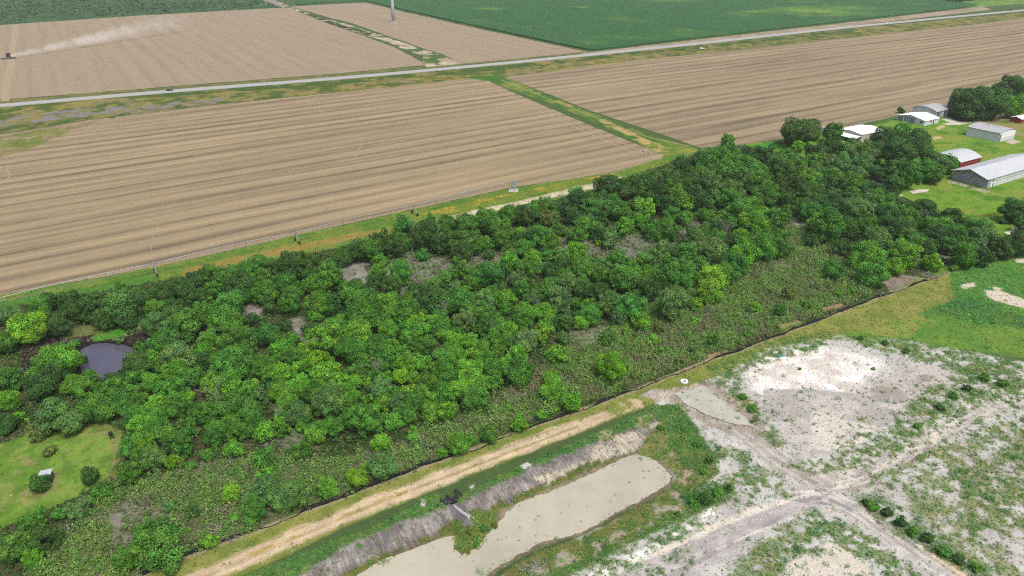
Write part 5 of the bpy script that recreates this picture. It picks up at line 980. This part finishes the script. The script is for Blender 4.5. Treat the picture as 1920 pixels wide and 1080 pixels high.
# culvert mouth: heap of dark liner and rocks, with water spilling down the bank
p = gat(850, 938); cu = empty('culvert_outlet', (p[0], p[1], p[2]-.25), ROT); tag(cu, 'black culvert outlet of dark liner and rubble at the pit bank', 'culvert')
rng = random.Random(9); dk = plain('black_liner', S(44, 42, 44), .6, .35, 4)
def rock(rad, seed, sq=.7):
    bm = bmesh.new(); bmesh.ops.create_icosphere(bm, subdivisions=2, radius=rad); rr = np.random.default_rng(seed)
    off = rr.random(3)*50
    for v in bm.verts: 
        q = np.array(v.co)/rad*1.3+off; k = .65+.7*float(vnoise(np.array([q[0]+q[2]]), np.array([q[1]-q[2]*.7]), seed)[0]); v.co *= k; v.co.z *= sq
    me = bpy.data.meshes.new('rock'); bm.to_mesh(me); bm.free(); return me
for k in range(26):
    o = link('rock', rock(rng.uniform(.25, .62), k), dk, cu); o.location = (rng.gauss(0, 1.35), rng.gauss(.1, .65), rng.uniform(.1, .45)); o.rotation_euler = (rng.random()*6, rng.random()*6, rng.random()*6)
MB().tube([(0, .4, .45), (0, -1.0, .3)], .45, 14).build('pipe', dk, cu)
fo = plain('foaming_water', S(168, 170, 172), .3, .35, 5)
sp = [G(x, y, zz) for x, y, zz in ((851, 948, -.1), (858, 958, -.7), (868, 969, -1.2), (878, 978, -1.6), (886, 985, -1.95))]
mb = MB(); n = len(sp)
rngw = [.2, .3, .38, .4, .6]
vs = []
for i, q in enumerate(sp):
    zz = ground_z(q[0], q[1])+.06
    for k, off in enumerate((-1, -.4, .3, 1)): vs.append((q[0]+off*rngw[i]*.8, q[1]+off*rngw[i]*.55, zz+.04*math.sin(i*3+k*2)))
mb.add(vs, [(4*i+k, 4*i+k+1, 4*i+k+5, 4*i+k+4) for i in range(n-1) for k in range(3)])
o = mb.build('water', fo, None, True); tag(o, 'thin foaming water stream spilling from the black culvert outlet', 'stream', kind='structure')
# pond plants and stumps
pl = [(1022, 910), (870, 1010), (1207, 883), (1160, 912), (1153, 928), (1208, 897), (1053, 962), (1010, 968), (946, 1002), (940, 1013), (933, 1012), (972, 1014), (862, 1046), (1090, 978), (1128, 992), (975, 990), (1212, 930), (812, 1028), (1004, 976), (888, 1052), (1066, 948), (1180, 905), (1145, 940), (1100, 950), (1005, 1005), (925, 1030), (1216, 884), (950, 1008)]
pl = np.array([G(x, y, WL) for x, y in pl]); tufts('weeds', pl, .32, .3, [np.array([.12, .18, .06]), np.array([.16, .15, .08])], rg, 12, .08, 'scattered weeds standing in the milky pond', 'weeds')
# ================================================================ dead wood
def dead_mesh(name, seed, levels, lean=.25, spread=.7, trunk=True):
    rng = random.Random(seed); mb = MB()
    def grow(p, d, ln, r, lv):
        q = p+d*ln*.5+Vector((rng.uniform(-1, 1), rng.uniform(-1, 1), 0))*ln*.06; e_ = q+(d+Vector((rng.uniform(-1, 1), rng.uniform(-1, 1), rng.uniform(-.3, .3)))*.18).normalized()*ln*.5
        mb.tube([p, q, e_], [r, r*.8, r*.6], 5, False)
        if lv:
            for k in range(rng.choice((2, 3, 3))):
                dn = (d+Vector((rng.uniform(-1, 1), rng.uniform(-1, 1), rng.uniform(-.2, .5)))*spread).normalized(); grow(q if k == 0 and rng.random() < .5 else e_, dn, ln*rng.uniform(.55, .8), r*.58, lv-1)
    if trunk: grow(Vector((0, 0, -.03)), Vector((rng.uniform(-lean, lean), rng.uniform(-lean, lean), 1)).normalized(), .36, .02, levels)
    else:
        for k in range(16):
            a_ = rng.uniform(0, 6.28); grow(Vector((rng.uniform(-.2, .2), rng.uniform(-.2, .2), .03)), Vector((math.cos(a_), math.sin(a_), rng.uniform(.05, .5))).normalized(), .3, .02, 2)
    me = mb.mesh(name, True); me.materials.append(DEADM); return me
DM = [dead_mesh('limbs', 5+i, 5) for i in range(5)]; BR = [dead_mesh('branches', 50+i, 2, trunk=False) for i in range(2)]
DEADS = [(1357, 440, 8.5, 'bleached bare dead tree standing in front of the bright crowns near the brush'), (1306, 443, 7.5, 'bare grey dead tree left of the bleached one in the upper wood'), (1722, 420, 7.5, 'bare dead tree under the round dark oak below the lawn'), (1838, 470, 7, 'leaning pale dead tree at the tip of the wood by the bend'),
         (408, 755, 8.5, 'tall bare snag rising from the bright lower wood above the lawn'), (518, 785, 5.5, 'small bare dead tree in the lower wood between bright crowns'), (716, 708, 6.5, 'bare twin-stemmed snag in the dark middle of the lower wood'), (920, 632, 6.5, 'fallen-looking bare tree beside a dusty crown below the tall grey tree'),
         (1003, 580, 6, 'dark grey bare tree left of the tall grey-green crown'), (773, 432, 6, 'grey bare tree by the last irrigation tower'), (1545, 357, 7, 'bleached tangled dead tree beside the paved drive under the trees'), (842, 590, 6, 'thin bare trunk leaning out of the middle wood'),
         (1236, 476, 5, 'bare grey tree beside the bleached brush in the upper wood'), (1375, 350, 6.5, 'pale half-dead tree among grey crowns in the upper right wood')]
for i, (x, y, h_, lb) in enumerate(DEADS):
    p = gat(x, y+10); r = empty('dead_tree', (p[0], p[1], p[2]), i*1.3); r.scale = (h_*1.15, h_*1.15, h_*1.1); tag(r, lb, 'dead tree'); link('limbs', DM[i % 5], None, r)
for i, (x, y, s2, lb) in enumerate(((417, 1004, 5.5, 'fan of fallen pale branches lying beside the silt fence'), (1250, 478, 6, 'large heap of bleached brush lying in the upper wood'), (1290, 452, 4.5, 'smaller bleached brush heap left of the dead tree'), (1004, 1062, 4, 'grey driftwood lying on the weedy lower pond bank'), (1745, 520, 5, 'grey brush heap at the right end of the silt fence'), (1875, 484, 4.5, 'pale brush heap at the meadow edge under the last trees'), (1655, 553, 3.5, 'little pale brush heap leaning on the silt fence'), (900, 790, 2.5, 'small grey branch heap in the lower brush'))):
    p = gat(x, y); r = empty('brush_pile', p, i*.9); r.scale = (s2, s2, s2*.7); tag(r, lb, 'brush pile'); link('branches', BR[i % 2], None, r)

# ================================================================ which trees stay single, and what each is called
NT = 300
def apx(t): return t[2]/MPP(t[0], t[1])
def inframe(t): return -15 < t[0] < 1935 and t[1] < 1095
big_ = sorted([t for t in TREES if not t[4]], key=apx, reverse=True); rest = big_[NT:]; big_ = big_[:NT]
sm_ = sorted([t for t in TREES if t[4]], key=apx, reverse=True); rest += sm_[NT:]; sm_ = sm_[:NT]
if rest:
    Vs, Fs, Cs, off = [], [], [], 0; rr = np.random.default_rng(8)
    for t in rest:
        k = [ch for ch in t[3].children if ch.name.startswith('crown')][0]
        me = k.data; n = len(me.vertices); v = np.empty(n*3, np.float32); me.vertices.foreach_get('co', v); v = v.reshape(-1, 4, 3)
        c = np.empty(n*4, np.float32); me.color_attributes['Col'].data.foreach_get('color', c); c = c.reshape(-1, 4, 4)[:, :, :3]
        sel = rr.random(len(v)) < (.4 if len(v) > 3000 else .8); v, c = v[sel], c[sel]; ctr = v.mean(1, keepdims=True); v = ctr+(v-ctr)*(1.5 if len(sel) > 3000 else 1.1)
        s = t[3]; mw = np.array(Matrix.LocRotScale(s.location, s.rotation_euler, s.scale))
        v = v.reshape(-1, 3)@mw[:3, :3].T+mw[:3, 3]; Vs.append(v); Cs.append((c*np.array(k.color[:3])).reshape(-1, 3)); Fs.append(np.arange(len(v)).reshape(-1, 4)+off); off += len(v)
        for ch in list(s.children): bpy.data.objects.remove(ch)
        bpy.data.objects.remove(s)
    o = link('thicket', mesh_np('thicket', np.concatenate(Vs), np.concatenate(Fs), np.concatenate(Cs)), WEEDM)
    tag(o, 'smaller trees filling the wood between the larger crowns', 'thicket', kind='stuff')
rb = random.Random(21)
for t in big_:
    if t[3]['_c'] in 'goy' and rb.random() < .4:
        k = link('bare_limbs', DM[rb.randrange(5)], None, t[3]); k.scale = (.8, .8, rb.uniform(.78, .92)); k.rotation_euler = (0, 0, rb.uniform(0, 6))
MARK = [(200, 668, 'the dark pond'), (110, 870, 'the left lawn'), (88, 896, 'the little shed'), (210, 822, 'the black feeder'), (290, 512, 'the first wheeled tower'), (556, 452, 'the second wheeled tower'), (777, 402, 'the third wheeled tower'), (963, 356, 'the blue pivot stand'),
        (655, 515, 'the grey patch below the boom'), (575, 625, 'the grey gully in the wood'), (1357, 427, 'the bleached dead tree'), (1250, 470, 'the bleached brush heap'), (852, 937, 'the black culvert'), (1283, 715, 'the manhole ring'), (1690, 530, 'the bare patch by the fence'), (1610, 245, 'the wide white roof'),
        (1850, 330, 'the long grey building'), (1865, 250, 'the white hangar'), (417, 1002, 'the fallen branch fan'), (1245, 292, 'the stubble corner'), (1655, 347, 'the paved drive'), (408, 740, 'the tall bare snag'), (716, 700, 'the twin-stemmed snag'), (518, 780, 'the small dead tree'), (780, 510, 'the dry clearing in the wood'), (1003, 570, 'the dark grey bare tree'),
        (1722, 412, 'the dead tree below the lawn'), (1485, 420, 'the bare aisle in the right wood'), (1250, 640, 'the olive brush'), (1770, 515, 'the end of the silt fence'), (1090, 355, 'the pale sandy track'), (640, 930, 'the silt fence bend'), (1760, 215, 'the arched workshop'), (920, 625, 'the fallen-looking bare tree'), (1004, 835, 'the pale dirt track')]
SECT = ['right of', 'up right of', 'above', 'up left of', 'left of', 'down left of', 'below', 'down right of']
ORD = ['nearest', 'second', 'third', 'fourth', 'fifth', 'sixth', 'seventh', 'eighth', 'ninth', 'tenth', 'eleventh', 'twelfth', 'thirteenth', 'fourteenth', 'fifteenth', 'sixteenth', 'seventeenth', 'eighteenth', 'nineteenth', 'twentieth']
def sect(m, t):
    return int(((math.degrees(math.atan2(m[1]-t[1], t[0]-m[0]))+360+22.5) % 360)//45)
def name_all(ts, noun, cat, group):
    table = {}
    for m in MARK:
        for s in range(8):
            q = sorted([t for t in ts if sect(m, t) == s], key=lambda t: math.hypot(t[0]-m[0], (t[1]-m[1])*1.4))
            for i, t in enumerate(q): table[(m[2], id(t))] = (i, s)
    for t in ts:
        best = min(MARK, key=lambda m: table[(m[2], id(t))][0]*30+math.hypot(t[0]-m[0], t[1]-m[1]))
        i, s = table[(best[2], id(t))]
        o = ORD[i] if i < len(ORD) else 'far'
        size = ('' if noun == 'bush' else 'large ' if t[2] > 9.5 else 'small ' if t[2] < 5.5 else '')
        tag(t[3], f"{size}{CW[t[3]['_c']]} {noun}, {o} {noun} {SECT[s]} {best[2]}", cat, group)
name_all(big_, 'tree', 'tree', 'trees of the wood and the farm'); name_all(sm_, 'bush', 'bush', 'bushes in the wood and brush')
for t in big_+sm_:
    if '_c' in t[3]: del t[3]['_c']
# ================================================================ the air: an even, faint haze round camera and land
hm_ = bpy.data.materials.new('thin_haze'); hm_.use_nodes = True; nt = hm_.node_tree; nt.nodes.remove(nt.nodes['Principled BSDF'])
pv = N(nt, 'ShaderNodeVolumePrincipled', Density=.00006); pv.inputs['Color'].default_value = (.93, .95, 1, 1)
nt.links.new(pv.outputs[0], nt.nodes['Material Output'].inputs['Volume'])
tag(MB().box(-31000, -5000, -4, 31000, 21000, 125).build('haze', hm_), 'faint even haze over the whole countryside', 'haze', kind='stuff')
